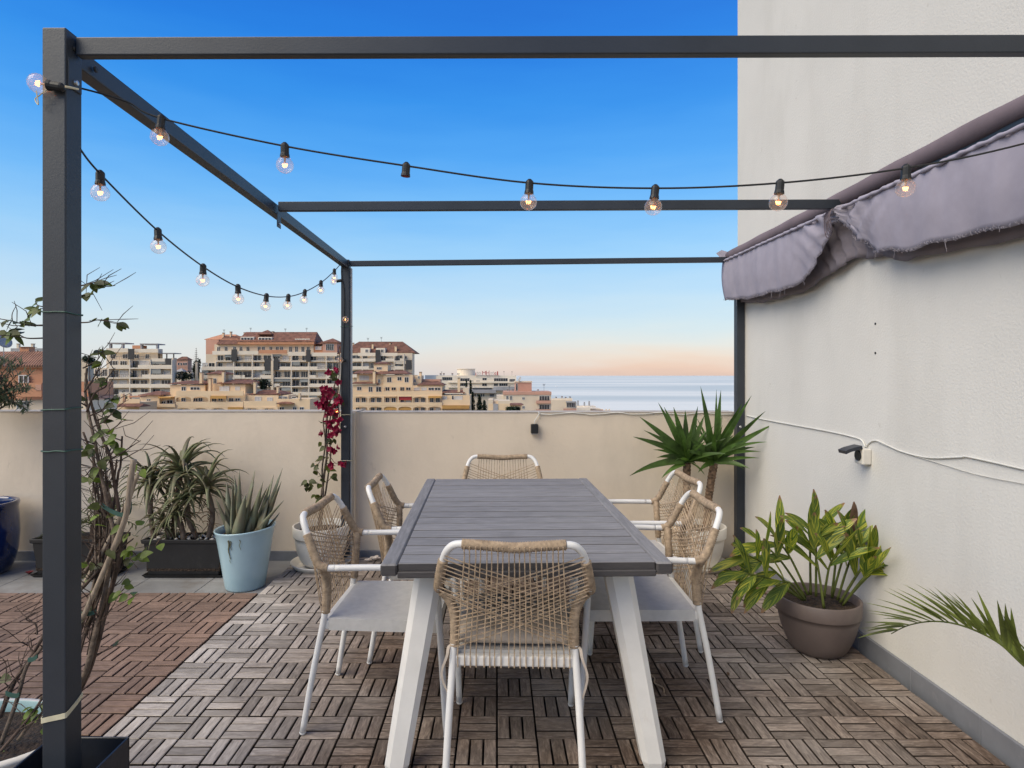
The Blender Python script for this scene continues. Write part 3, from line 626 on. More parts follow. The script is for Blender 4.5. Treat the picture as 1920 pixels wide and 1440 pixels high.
bulb_at(st3, P(640, 526, dd), (-1, -.15, -.15)); bulb_at(st3, P(645, 599, dd), (.45, -1, -.1)); bulb_at(st3, P(646, 675, dd), (-.4, -1, -.05))
bulb_at(st3, P(637, 748, dd - .02), (-.2, -1, -.3)); bulb_at(st3, P(634, 768, dd - .02), (.1, -1, -.2))
# ------------------------------------------------------------------ fittings on the walls
lb = thing('wall_lamp', 'small black box lamp fixed to the beige parapet above the table', 'lamp', P(1002, 803, YW))
c = P(1002, 803, YW); 
MB().cbox(c.x - .028, c.x + .028, c.y - .035, c.y + .011, c.z - .038, c.z + .034, .006, 2).build('housing', M['black_plastic'], lb)
MB().cbox(c.x - .030, c.x + .030, c.y - .030, c.y - .004, c.z - .045, c.z - .0385, .002).build('diffuser', M['aluminium'], lb)
MB().tube(smooth_path([c + Vector((0, -.005, .034)), c + Vector((.004, -.006, .06)), c + Vector((.028, -.006, .095)), c + Vector((.036, -.004, .115)), c + Vector((.03, .02, .122))], 6), .004, 6).build('cable', M['cable_white'], lb)
cb = []
for i in range(36):
    x = 1010 + i * 10.5; cb.append(P(x, 775.5 + 1.6 * math.sin(i * .8) + random.uniform(-.6, .6), YW + .004))
tag(MB().tube(cb, .0042, 6).build('parapet_cable', M['cable_white'], smooth=True), 'grey white cable lying along the top edge of the beige parapet', 'cable')
def WP(x, y):                                      # pixel on the house wall
    d = (XW - .004) * F / (x - CX); return Vector((XW - .005, d, EYE - (y - CY) * d / F))
def wallcable(pts, r, label):
    mb = MB().tube(smooth_path([WP(x, y) for x, y in pts], 6), r, 6); return tag(mb.build('wall_cable', M['cable_white'], smooth=True), label, 'cable')
wallcable([(1399, 779), (1440, 788), (1500, 799), (1560, 810), (1606, 821), (1618, 828), (1622, 838)], .0042, 'white cable clipped to the house wall from the corner post to the socket')
wallcable([(1624, 838), (1630, 830), (1640, 826), (1652, 829), (1690, 846), (1740, 858), (1800, 857), (1812, 856), (1860, 866), (1921, 880), (2000, 898)], .0042, 'thicker white cable running from the socket to the right along the house wall')
wallcable([(1648, 830), (1700, 850), (1760, 868), (1830, 889), (1921, 907), (2000, 922)], .0018, 'thin sagging wire below the white cable on the house wall')
sk = thing('wall_socket', 'outdoor power socket with raised black lid on the house wall', 'socket', WP(1625, 854))
c = WP(1625, 854); c.x = XW
MB().cbox(c.x - .045, c.x - .001, c.y - .035, c.y + .035, c.z - .042, c.z + .036, .005, 2).build('box', M['pot_white'], sk)
MB().tube([c + Vector((-.046, .0, 0)), c + Vector((-.051, .0, 0)), c + Vector((-.0505, 0, 0)), c + Vector((-.046, 0, 0))], [.026, .025, .020, .019], 16).build('outlet_ring', M['black_plastic'], sk)
lid = MB(); bm = bmesh.new(); bmesh.ops.create_cube(bm, size=1)
for v in bm.verts:
    v.co = (v.co.x * .085, v.co.y * .066, v.co.z * .016)
bmesh.ops.subdivide_edges(bm, edges=[e for e in bm.edges if abs(e.verts[0].co.x - e.verts[1].co.x) > .01], cuts=4)
for v in bm.verts: v.co.z -= 3.2 * (v.co.x) ** 2 if v.co.x < 0 else 0
bmesh.ops.transform(bm, matrix=Matrix.Translation(c + Vector((-.086, 0, .034))) @ Matrix.Rotation(rad(-14), 4, 'Y'), verts=bm.verts)
lid.bm(bm); lid.build('lid', M['planter_navy'], sk, False)
for i, (x, y) in enumerate(((1640, 607), (1640, 662))):
    w = WP(x, y); w.x = XW; disc('wall_plug', w, .006, M['black_plastic'], hw, '-x', .003)
# ------------------------------------------------------------------ dining table
random.seed(21)
TC = (0.082, 2.84); TH = 0.74; TWD, TLN = 0.985, 1.66
tb = thing('dining_table', 'long grey slatted garden table on splayed white legs in the middle', 'table', (0, 0, 0))
hx, hy = TWD / 2, TLN / 2
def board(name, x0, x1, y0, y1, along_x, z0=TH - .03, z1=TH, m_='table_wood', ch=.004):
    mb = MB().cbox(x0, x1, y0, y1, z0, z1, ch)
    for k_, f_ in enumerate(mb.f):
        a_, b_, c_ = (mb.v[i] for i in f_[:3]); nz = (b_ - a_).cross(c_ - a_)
        if nz.length > 0 and abs(nz.normalized().z) < .3: mb.m[k_] = 1  # upright faces get the darkened tone, so grooves read as shaded
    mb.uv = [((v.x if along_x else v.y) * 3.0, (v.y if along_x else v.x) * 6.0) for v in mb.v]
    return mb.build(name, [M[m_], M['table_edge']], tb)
rl = .056
board('side_rail', -hx, -hx + rl, -hy, hy, False, TH - .042, TH, ch=.006); board('side_rail', hx - rl, hx, -hy, hy, False, TH - .042, TH, ch=.006)
nb = 15; y0 = -hy + .004; stp = (TLN - .008) / nb
for i in range(nb): board('slat', -hx + rl + .003, hx - rl - .003, y0 + i * stp + .0048, y0 + (i + 1) * stp - .0048, True, TH - .026, TH - .001 - random.uniform(0, .0012), ch=.0014)
for s_ in (-1, 1):
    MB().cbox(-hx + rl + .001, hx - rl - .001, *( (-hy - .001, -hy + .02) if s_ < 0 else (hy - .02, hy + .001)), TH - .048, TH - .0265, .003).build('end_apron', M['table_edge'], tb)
MB().box(-hx + .07, hx - .07, -hy + .05, hy - .05, TH - .052, TH - .028).build('subframe', M['table_edge'], tb)  # dark colour stands for the shade down in the grooves
for sx in (-1, 1):
    for sy in (-1, 1):
        tx, ty, fx, fy = sx * .340, sy * (hy - .20), sx * .450, sy * (hy - .085)
        mb = MB(); rings = []
        for (cx, cy, z, w) in ((fx, fy, 0.0, .034), (fx - sx * .003, fy - sy * .003, .025, .042), (tx, ty, TH - .053, .052)):
            pr = [(-1, -.55), (-.55, -1), (.55, -1), (1, -.55), (1, .55), (.55, 1), (-.55, 1), (-1, .55)]
            rings += [(cx + a * w, cy + b * w * .85, z) for a, b in pr]
        mb.add(rings, [(i * 8 + j, i * 8 + (j + 1) % 8, i * 8 + 8 + (j + 1) % 8, i * 8 + 8 + j) for i in range(2) for j in range(8)] + [tuple(range(7, -1, -1)), tuple(range(16, 24))])
        mb.build('leg', M['cream_paint'], tb)
tb.location = (*TC, 0); tb.rotation_euler = (0, 0, rad(1.4))
# ------------------------------------------------------------------ chairs: white tube frame, rope wrapped and webbed back
def wrap_tube(mb, pts, r=.0168, step=.0042, n=10):
    q = resample(smooth_path(pts, 8), step); rr = [r + (.0013 if i % 2 else -.0016) + random.uniform(-.0004, .0004) for i in range(len(q))]
    mb.tube(q, rr, n)
def make_chair():
    ch = thing('dining_chair', 'x', 'chair', (0, 0, 0), 'rope back garden chairs round the table'); Wm = M['white_powder']; R = .0125
    for s in (-1, 1):
        MB().tube(smooth_path([(s * .232, .268, 0.006), (s * .240, .25, .3), (s * .247, .235, .56)], 4), R, 10).tube([(s * .232, .268, 0), (s * .232, .268, .008)], [.010, .0135], 10).build('leg', Wm, ch, True)
        MB().tube(smooth_path([(s * .247, .235, .555), (s * .249, .228, .60), (s * .251, .205, .635), (s * .252, .16, .646), (s * .254, .0, .648), (s * .255, -.15, .645)], 6), R, 10).build('armrest', Wm, ch, True)
        lg = MB().tube(smooth_path([(s * .226, -.285, 0.006), (s * .217, -.25, .22), (s * .206, -.212, .42), (s * .203, -.206, .47)], 4), R, 10).tube([(s * .226, -.285, 0), (s * .226, -.285, .008)], [.010, .0135], 10).build('leg', Wm, ch, True)
        mb = MB(); wrap_tube(mb, [(s * .202, -.204, .455), (s * .201, -.20, .52), (s * .206, -.198, .575), (s * .225, -.20, .618), (s * .246, -.206, .642)]); mb.build('rope_wrap', M['rope'], ch, True)
        mb = MB(); wrap_tube(mb, [(s * .255, -.178, .645), (s * .256, -.205, .652), (s * .251, -.228, .682), (s * .240, -.252, .735), (s * .232, -.267, .768)]); mb.build('rope_wrap', M['rope'], ch, True)
    hoop = [(s_ * a, b, c) for s_, seq in ((-1, [(.255, -.15, .645), (.256, -.19, .646), (.254, -.218, .66), (.243, -.245, .72), (.230, -.27, .775), (.212, -.287, .808), (.180, -.298, .826)]),) for a, b, c in seq]
    hoop += [(-.10, -.302, .824), (0, -.304, .818), (.10, -.302, .824)] + [(-a, b, c) for a, b, c in reversed(hoop)]
    MB().tube(smooth_path(hoop, 6), R, 10).build('back_frame', Wm, ch, True)
    mb = MB(); wrap_tube(mb, [(-.168, -.299, .827), (-.10, -.302, .824), (0, -.304, .818), (.10, -.302, .824), (.168, -.299, .827)]); mb.build('rope_wrap', M['rope'], ch, True)
    # seat: white rails round a fabric sling
    MB().cbox(-.208, .208, -.218, -.190, .392, .428, .006, 2).build('seat_rail', M['cream_paint'], ch, False)
    bm = bmesh.new(); bmesh.ops.create_grid(bm, x_segments=8, y_segments=8, size=1)
    for v in bm.verts:
        x, y = v.co.x, v.co.y; v.co = (x * (.212 + .012 * (y + 1) / 2), .022 + y * .212, .437 - .010 * (1 - x * x) * (1 - y * y))
    ret = bmesh.ops.extrude_face_region(bm, geom=list(bm.faces)); 
    for v in [g for g in ret['geom'] if isinstance(g, bmesh.types.BMVert)]: v.co.z = .392
    bmesh.ops.recalc_face_normals(bm, faces=bm.faces)
    mb = MB().bm(bm); mb.build('seat', M['sling'], ch, False)
    # webbing
    rn = random.Random(4); mb = MB()
    for i in range(19):
        u = (i - 9) / 9; x0 = u * .158 + rn.uniform(-.002, .002); x1 = u * .186 + rn.uniform(-.004, .004)
        pts = [(x0, -.287, .826), (x0, -.322, .822), (x0 * 1.0, -.308, .79), ((x0 + x1) / 2 + rn.uniform(-.003, .003), -.262 + rn.uniform(-.003, .003), .62), (x1, -.224, .44), (x1, -.222, .392), (x1, -.200, .3895)]
        mb.tube(pts, .0022, 5)
    side = resample(smooth_path([(.226, -.272, .782), (.240, -.252, .735), (.250, -.228, .682), (.245, -.210, .640), (.212, -.200, .60), (.203, -.20, .54), (.202, -.204, .46)], 6), .0005)
    m_ = 23; sp_ = [side[int(k * (len(side) - 1) / (m_ - 1))] for k in range(m_)]
    for k in range(12):
        for s in (-1, 1):
            a = sp_[k]; b = sp_[k + 11]; j = rn.uniform(-.004, .004)
            A_ = Vector((s * a.x, a.y - .015, a.z + j)); B_ = Vector((-s * b.x, b.y - .015, b.z + j))
            A0 = Vector((s * a.x, a.y + .014, a.z + j)); 
            mid = (A_ + B_) / 2 + Vector((0, -.012 + rn.uniform(-.004, .004), -.006 + rn.uniform(-.004, .004)))
            q1 = A_.lerp(B_, .25) + Vector((0, -.008, -.005)); q3 = A_.lerp(B_, .75) + Vector((0, -.008, -.004))
            mb.tube([A_, q1, mid, q3, B_], .0023, 5)
    mb.build('rope_webbing', M['rope_fine'], ch)
    return ch
chair = make_chair()
spots = [((0.065, 2.225), -2, 'rope chair nearest the camera, back turned, with a beige seat cushion'),
         ((-0.450, 2.505), -92, 'near rope chair on the left side of the table, grey seat fully visible'),
         ((-0.330, 3.085), -88, 'far rope chair on the left side of the table, beside the far post'),
         ((0.600, 2.60), 89, 'near rope chair on the right side of the table, in front of its twin'),
         ((0.715, 3.18), 92, 'far rope chair on the right side of the table, below the yucca'),
         ((0.035, 3.72), 180, 'rope chair at the far head of the table facing the camera')]
for i, ((x, y), a, lab) in enumerate(spots):
    o = chair if i == 0 else copy_tree(chair)
    o.location = (x, y, 0); o.rotation_euler = (0, 0, rad(a)); o['label'] = lab
# cushion on the nearest chair
cu = thing('seat_cushion', 'beige padded cushion lying on the chair nearest the camera', 'cushion', (0, 0, 0))
bm = bmesh.new(); bmesh.ops.create_grid(bm, x_segments=20, y_segments=20, size=1); vs = []
for v in bm.verts:
    x, y = v.co.x, v.co.y; e = (1 - abs(x) ** 5) * (1 - abs(y) ** 5); n_ = .006 * math.sin(x * 9 + 1) * math.sin(y * 7)
    v.co = (x * .198 * (1 - .02 * y * y), .025 + y * .198 * (1 - .02 * x * x), .458 + (.026 + n_) * max(0, e) ** .5)
ret = bmesh.ops.extrude_face_region(bm, geom=list(bm.faces))
for v in [g for g in ret['geom'] if isinstance(g, bmesh.types.BMVert)]: v.co.z = .440 + max(0, .458 - v.co.z + .0)
bmesh.ops.recalc_face_normals(bm, faces=bm.faces)
MB().bm(bm).build('pad', M['cushion'], cu, True)
for s in (-1, 1):
    pts = [(s * .19, -.185, .445), (s * .218, -.215, .448), (s * .225, -.235, .42), (s * .222 + s * .02, -.238, .36), (s * .22 + .005, -.236, .285)]
    mb = MB(); q = smooth_path(pts, 5); vs = []
    for k, p in enumerate(q): w = .006 * (1 - .5 * k / len(q)); vs += [p + Vector((-w, 0, 0)), p + Vector((w, 0, 0)), p + Vector((w, .002, 0)), p + Vector((-w, .002, 0))]
    mb.add(vs, [(i * 4 + j, i * 4 + (j + 1) % 4, i * 4 + 4 + (j + 1) % 4, i * 4 + 4 + j) for i in range(len(q) - 1) for j in range(4)]); mb.build('tie_ribbon', M['cushion'], cu)
cu.location = (*spots[0][0], .012); cu.rotation_euler = (0, 0, rad(-2))
# ------------------------------------------------------------------ pots
random.seed(33)
def soil_disc(root, c, r, z, sx=1, sy=1):
    mb = MB(); n = 20; vs = [(c[0], c[1], z + .012)]
    for k in (.35, .7, 1.0):
        for j in range(n): q = 2 * PI * j / n; vs.append((c[0] + r * sx * k * math.cos(q), c[1] + r * sy * k * math.sin(q), z + random.uniform(-.006, .010) * (1 if k < 1 else .3)))
    fs = [(0, 1 + j, 1 + (j + 1) % n) for j in range(n)] + [(1 + k * n + j, 1 + (k + 1) * n + j, 1 + (k + 1) * n + (j + 1) % n, 1 + k * n + (j + 1) % n) for k in range(2) for j in range(n)]
    return mb.add(vs, fs).build('soil', M['soil'], root)
def round_pot(name, label, c, prof, m_, soil_r, soil_z, tilt=None, sx=1, sy=1, saucer=None, band=None):
    r_ = thing(name, label, 'pot', (c[0], c[1], max(c[2], FLZ)))
    MB().lathe(prof, c, 40, sx, sy, tilt).build('body', M[m_], r_, True)
    if saucer:
        R, h = saucer
        MB().lathe([(.001, .003), (R * .80, .003), (R * .86, .004), (R, h), (R + .006, h + .002), (R + .005, h - .006), (R * .90, -.0), (R * .85, -.0005)][::-1], (c[0], c[1], c[2] + .001), 36, closed=True).build('saucer', M[m_], r_, True)
    soil_disc(r_, c, soil_r, c[2] + soil_z, sx, sy); return r_
def rimmed(R0, R1, H, lip, liph, bulge=.0, inner=.035):
    pr = []
    for i in range(9):
        t = i / 8; pr.append((R0 + (R1 - lip - R0) * (t ** .7) + bulge * math.sin(PI * t), t * (H - liph)))
    pr = [(R0 - .012, .0), (R0, .004)] + pr[1:] + [(R1, H - liph), (R1 + .001, H - liph + .004), (R1 + .003, H - .004), (R1, H), (R1 - .007, H), (R1 - .010, H - .005), (R1 - .02, H - inner - .05), (R1 - .03, H - inner - .12)]
    return pr
cB = (-1.855, 4.02, FLZ)
def slant(q, r, z): return (0.012 * math.cos(q - .35)) * (max(0, z - .05) / .36) if z > .05 else 0
cB = (P(459, 0, 3.98).x, 3.99, FLZ)
pb = round_pot('light_blue_pot', 'light blue tapered plastic pot holding aloe beside the black trough', cB,
    [(.105, .0), (.122, .004), (.126, .012), (.140, .10), (.158, .22), (.176, .33), (.188, .385), (.193, .395), (.1915, .400), (.186, .400), (.181, .394), (.176, .36), (.17, .30)], 'pot_blue', .172, .345, slant)
N_, L_, bs_ = nodes(M['pot_blue'])
# dried green streaks below the spill points of the rim
mb = MB(); cam_v = Vector((0, 0, EYE))
for (px, y0, y1, w) in ((432, 1011, 1046, 3.2), (436, 1012, 1030, 2.0), (453, 1010, 1030, 1.6), (433, 1044, 1056, 1.2)):
    pts = []
    for k in range(7):
        yy = y0 + (y1 - y0) * k / 6; z = EYE - (yy - CY) * 3.84 / F; t = (z - FLZ) / .395; R_ = .126 + .065 * t + .0012
        xx = P(px + 1.2 * math.sin(k * 1.4), yy, 3.84).x - cB[0]; pts.append((cB[0] + xx, cB[1] - math.sqrt(max(.001, R_ ** 2 - xx ** 2)), z))
    mb.tube(pts, [w / F * 3.84 / 2 * (1 - .1 * k) for k in range(7)], 5)
mat('stain', (0.16, 0.16, 0.09), 0.8, 0.2, 60); mb.build('dried_drip', M['stain'], pb)
cG = (P(-42, 0, 4.25).x, 4.24, FLZ)
round_pot('glazed_pot', 'tall dark blue glazed pot at the far left edge', cG,
    [(.17, 0), (.19, .006), (.215, .06), (.238, .16), (.245, .28), (.242, .40), (.236, .455), (.240, .47), (.245, .49), (.240, .505), (.222, .505), (.214, .49), (.212, .45), (.21, .38)], 'pot_glaze', .20, .44)
cWl = (P(603, 0, 4.33).x, 4.32, .0); cWr = (P(1306, 0, 4.33).x, 4.31, 0.)
pw = rimmed(.115, .195, .285, .012, .075, .012)
round_pot('white_pot', 'round white pot on a saucer below the bougainvillea', cWl, [(r, z + .012) for r, z in pw], 'pot_white', .175, .25, saucer=(.205, .038))
round_pot('white_pot', 'round white pot on a saucer holding the yucca in the corner', cWr, [(r, z + .012) for r, z in pw], 'pot_white', .175, .255, saucer=(.205, .038))
cR = (P(1533, 0, 2.99).x, 2.99, 0.)
round_pot('brown_pot', 'round brown plastic pot with variegated leaves by the house wall', cR, rimmed(.110, .192, .272, .006, .072, .006), 'pot_brown', .172, .232)
cL = (-1.545, 1.735, -.03)
round_pot('white_blue_pot', 'large white pot with teal inside standing left of the near post', cL,
    [(.15, 0), (.165, .01), (.195, .30), (.205, .34), (.216, .352), (.214, .362), (.200, .362)], 'pot_white', .193, .328, None, 1.45, .9)
MB().lathe([(.1995, .3625), (.197, .36), (.190, .33), (.183, .28)], cL, 40, 1.45, .9, closed=True).build('inner_wall', M['pot_teal'], bpy.data.objects['white_blue_pot'], True)
cP = (1.655, 1.62, 0.)
round_pot('pale_blue_pot', 'pale blue pot at the lower right corner under the palm frond', cP, rimmed(.12, .165, .30, .006, .06), 'pot_blue', .145, .26)
# post box planter: open dark metal box round the foot of the near post
bx = thing('metal_planter', 'dark navy metal box planter around the foot of the near post', 'planter', (-1.125, 1.55, 0))
x0, x1, y0, y1, zt, t_ = -1.235, -1.018, 1.44, 1.66, .37, .006
for (a, b, c_, d_) in ((x0, x1, y0, y0 + t_), (x0, x1, y1 - t_, y1), (x0, x0 + t_, y0 + t_ + .0005, y1 - t_ - .0005), (x1 - t_, x1, y0 + t_ + .0005, y1 - t_ - .0005)):
    MB().cbox(a, b, c_, d_, 0.001, zt, .0015).build('side_panel', M['planter_navy'], bx)
MB().box(x0 + t_ + .001, x1 - t_ - .001, y0 + t_ + .001, y1 - t_ - .001, .002, .10).build('soil', M['soil'], bx)
# black troughs
def trough(x0, x1, yf, label):
    r_ = thing('trough_planter', label, 'planter', ((x0 + x1) / 2, yf + .1, FLZ), 'black troughs along the parapet'); H = .255; dp = .20; z = FLZ + .014
    ib = .035; mb = MB()
    def ring(ins, zz): return [Vector((x0 + ins, yf + ins * .8, zz)), Vector((x1 - ins, yf + ins * .8, zz)), Vector((x1 - ins, yf + dp - ins * .8, zz)), Vector((x0 + ins, yf + dp - ins * .8, zz))]
    rs = [ring(ib, z), ring(.014, z + H - .05), ring(.013, z + H - .03), ring(0, z + H - .028), ring(-.002, z + H), ring(.014, z + H), ring(.018, z + H - .03), ring(.024, z + H - .09)]
    vs = [p for r in rs for p in r]
    mb.add(vs, [(i * 4 + j, i * 4 + (j + 1) % 4, i * 4 + 4 + (j + 1) % 4, i * 4 + 4 + j) for i in range(len(rs) - 1) for j in range(4)] + [(3, 2, 1, 0)])
    o = mb.build('body', M['planter_black'], r_); bv = o.modifiers.new('bevel', 'BEVEL'); bv.width = .006; bv.segments = 2; bv.limit_method = 'ANGLE'
    mb = MB(); vs = [p for r in (ring(.02, FLZ + .001), ring(.002, FLZ + .022), ring(.006, FLZ + .022), ring(.024, FLZ + .006)) for p in r]
    mb.add(vs, [(i * 4 + j, i * 4 + (j + 1) % 4, i * 4 + 4 + (j + 1) % 4, i * 4 + 4 + j) for i in range(3) for j in range(4)] + [(12, 13, 14, 15), (3, 2, 1, 0)]); mb.build('tray', M['planter_black'], r_)
    MB().box(x0 + .026, x1 - .026, yf + .024, yf + dp - .024, z + .03, z + H - .022).build('soil', M['soil'], r_)
    return r_, z + H - .022
tr1, zs1 = trough(P(264, 0, 4.14).x, P(416, 0, 4.14).x, 4.14, 'black plastic trough with white pebbles and tree aloes')
tr2, zs2 = trough(P(57, 0, 4.16).x, P(214, 0, 4.16).x, 4.15, 'black plastic trough half hidden behind the near post')
pbm = None
for k in range(46):
    x = random.uniform(P(272, 0, 4.2).x, P(405, 0, 4.2).x); y = random.uniform(4.165, 4.29); s = random.uniform(.009, .017)
    bm = bmesh.new(); bmesh.ops.create_icosphere(bm, subdivisions=2 if k == 0 else 1, radius=1)
    for v in bm.verts: v.co = Vector((v.co.x * s * 1.2, v.co.y * s, v.co.z * s * .75)) * random.uniform(.92, 1.08) + Vector((x, y, zs1 + s * .5 + random.uniform(0, .012)))
    tag(MB().bm(bm).build('white_pebble', M['pebble'], None, True), 'small white pebble on the soil of the aloe trough', 'pebble', 'white pebbles in the aloe trough')
# ------------------------------------------------------------------ aloe vera in the light blue pot
def rnd_dir(az, el): return Vector((math.cos(az) * math.cos(el), math.sin(az) * math.cos(el), math.sin(el)))
av = thing('aloe_plant', 'clump of upright grey green aloe in the light blue pot', 'plant', (cB[0], cB[1], FLZ + .36))
def aloe_leaf(px, py, tx, ty, d0, d1, W, bend=.1):
    a = P(px, py, d0); b = P(tx, ty, d1); d = b - a; L = d.length
    d = d.normalized() + Vector((0, 0, bend * .45)); MB().fleshy(a, d, L * 1.03, W, bend, 8, .55).build('leaf', M['aloe'], av, True)
tips = [(436, 905, 438, 1000, .05), (441, 920, 440, 1000, .05), (425, 905, 432, 1003, .06), (405, 935, 436, 1002, .07), (478, 884, 455, 998, .05), (476, 905, 455, 1000, .05), (493, 905, 462, 998, .05), (501, 915, 462, 998, .05), (529, 881, 490, 995, .05), (513, 892, 486, 995, .05), (527, 905, 492, 995, .05), (505, 910, 480, 998, .055), (492, 910, 470, 1000, .055),
        (531, 940, 478, 1000, .05), (524, 962, 496, 998, .04), (460, 930, 447, 1004, .09), (449, 886, 448, 998, .05), (469, 920, 462, 1000, .06), (485, 930, 463, 1003, .06), (517, 930, 488, 998, .055), (440, 894, 448, 998, .045), (420, 940, 440, 1003, .05)]
for i, (tx, ty, bx_, by, w) in enumerate(tips):
    aloe_leaf(bx_, by, tx, ty, 3.99 + random.uniform(-.07, .08), 4.0 + random.uniform(-.12, .12), w * 1.15, random.uniform(.03, .2))
# ------------------------------------------------------------------ tree aloes in the trough: several stems with rosettes
def tree_aloe(label, base, crown, nl, L, W, tilt, seed, dry=10):
    rn = random.Random(seed); r_ = thing('tree_aloe', label, 'plant', base, 'tree aloes in the black trough')
    b, c = Vector(base), Vector(crown); m1 = (b + c) / 2 + Vector((rn.uniform(-.03, .03), rn.uniform(-.02, .02), 0))
    MB().tube(smooth_path([b, m1, c], 5), [.016 + .004 * rn.random() for _ in range(11)], 8).build('trunk', M['bark_grey'], r_, True)
    for k in range(nl):
        az = k * 2.4 + rn.uniform(-.3, .3); t = k / nl; elv = rad(72 - 85 * t) + rn.uniform(-.2, .2)
        MB().fleshy(c + Vector((0, 0, .03 * (1 - t))), rnd_dir(az, elv), L * rn.uniform(.75, 1.15), W * rn.uniform(1.0, 1.4), rn.uniform(1.2, 2.9), 9, .4).build('leaf', M['aloe_tree'], r_, True)
    for k in range(dry):
        az = rn.uniform(0, 6.28); z = rn.uniform(.15, .9); p = b.lerp(c, z)
        MB().fleshy(p, rnd_dir(az, rn.uniform(-.9, .6)), rn.uniform(.05, .13), .012, 1.5, 5, .4).build('dry_leaf', M[rn.choice(['leaf_dry', 'leaf_dry', 'aloe_tree'])], r_, True)
    return r_
zz = zs1
tree_aloe('tall tree aloe with arching leaves in the middle of the trough', P(325, 0, 4.25).to_tuple()[:2] + (zz,), P(340, 885, 4.25), 44, .36, .036, 0, 1, 14)
tree_aloe('tree aloe with a bare trunk at the right end of the trough', P(390, 0, 4.22).to_tuple()[:2] + (zz,), P(388, 918, 4.20), 36, .30, .034, 0, 2, 22)
tree_aloe('reddish tree aloe at the left end of the trough', P(289, 0, 4.22).to_tuple()[:2] + (zz,), P(283, 905, 4.22), 36, .29, .030, 0, 3, 26)
tree_aloe('leaning tree aloe with a brown trunk in the trough', P(370, 0, 4.24).to_tuple()[:2] + (zz,), P(350, 935, 4.18), 34, .26, .026, 0, 4, 26)
tree_aloe('low leafy tree aloe among the trunks of the trough', P(345, 0, 4.2).to_tuple()[:2] + (zz,), P(330, 965, 4.18), 34, .22, .022, 0, 5, 16)
tree_aloe('small bushy aloe sprouting above the pebbles', P(312, 0, 4.2).to_tuple()[:2] + (zz,), P(308, 985, 4.2), 30, .19, .02, 0, 6, 16)
# dark palm-like plant in the second trough
cy = thing('cycad_plant', 'dark green feathery plant in the trough behind the near post', 'plant', P(180, 0, 4.25).to_tuple()[:2] + (zs2,))
cb_ = Vector(P(180, 0, 4.25).to_tuple()[:2] + (zs2,)); rn = random.Random(8)
MB().tube([cb_, cb_ + Vector((0, 0, .1))], [.04, .035], 8).build('trunk', M['bark'], cy)
for k in range(16):
    az = k * 2.4; d = rnd_dir(az, rn.uniform(.4, 1.3)); p = cb_ + Vector((0, 0, .1)); mb = MB(); pts = [p]
    for i in range(10): d = (d + Vector((0, 0, -.12))).normalized(); p = p + d * .03; pts.append(p)
    mb.tube(pts, .003, 5)
    for i in range(1, 11):
        t = (pts[i] - pts[i - 1]).normalized(); s = t.cross(Vector((0, 0, 1))).normalized()
        for sg in (-1, 1): mb.blade(pts[i], s * sg + t * .7 + Vector((0, 0, .2)), .085, .012, .3, 3)
    mb.build('frond', M['leaf_dark'], cy)
# ------------------------------------------------------------------ yucca with two heads
yu = thing('yucca_plant', 'green yucca with two spiky heads in the far right corner', 'plant', (cWr[0], cWr[1], .25))
def head(base, crown, n, Ls, seed, dirs):
    rn = random.Random(seed); b, c = Vector(base), Vector(crown)
    q = resample(smooth_path([b, (b + c) / 2 + Vector((-.012, 0, 0)), c], 6), .012)
    MB().tube(q, [.026 + .004 * ((i % 2) - .5) + .003 * rn.random() for i in range(len(q))], 10).build('trunk', M['trunk_yucca'], yu)
    for (tx, ty, dd_, w) in dirs:
        t = P(tx, ty, dd_); d = t - c; L = d.length; s0 = c + Vector((rn.uniform(-.012, .012), rn.uniform(-.012, .012), rn.uniform(-.01, .06)))
        dr = rn.uniform(.05, .15) if ty < 830 else rn.uniform(.25, .5)
        MB().blade(s0, (t - s0).normalized() + Vector((0, 0, dr * .55)), L * 1.04, w * 1.12, dr, 8, .22, 'lance', up=Vector((rn.uniform(-.5, .5), -1, .2))).build('leaf', M['yucca_leaf'], yu, True)
    for k in range(n):
        az = k * 2.4 + rn.uniform(-.2, .2); elv = rad(80) - rad(85) * (k / n) + rn.uniform(-.1, .1); dr = .15 + .5 * k / n
        MB().blade(c + Vector((0, 0, .05 * (1 - k / n))), rnd_dir(az, elv), rn.uniform(.24, .34), .042, dr, 7, .22, 'lance', up=Vector((rn.uniform(-.8, .8), -.7, .6))).build('leaf', M['yucca_leaf'], yu, True)
head((cWr[0] - .05, cWr[1], .25), P(1288, 868, 4.30), 26, .3, 1, [(1240, 768, 4.3, .05), (1250, 775, 4.35, .05), (1265, 772, 4.25, .055), (1285, 778, 4.3, .055), (1307, 770, 4.33, .05), (1318, 787, 4.25, .05), (1210, 792, 4.22, .05), (1197, 824, 4.2, .048), (1183, 901, 4.15, .05), (1234, 862, 4.2, .04), (1214, 812, 4.2, .04), (1350, 826, 4.2, .04)])
head((cWr[0] + .06, cWr[1] - .02, .25), P(1339, 868, 4.28), 22, .3, 2, [(1317, 744, 4.28, .05), (1343, 742, 4.30, .035), (1351, 740, 4.25, .058), (1384, 772, 4.2, .05), (1402, 754, 4.15, .05), (1432, 776, 4.08, .048), (1443, 801, 4.05, .045), (1432, 834, 4.08, .03), (1420, 850, 4.1, .03), (1424, 862, 4.1, .028), (1300, 828, 4.2, .05), (1290, 850, 4.15, .04)])
MB().tube([(cWr[0] + .11, cWr[1] - .1, .25), (cWr[0] + .125, cWr[1] - .1, .34)], .005, 6).build('cut_stub', M['bark'], yu)
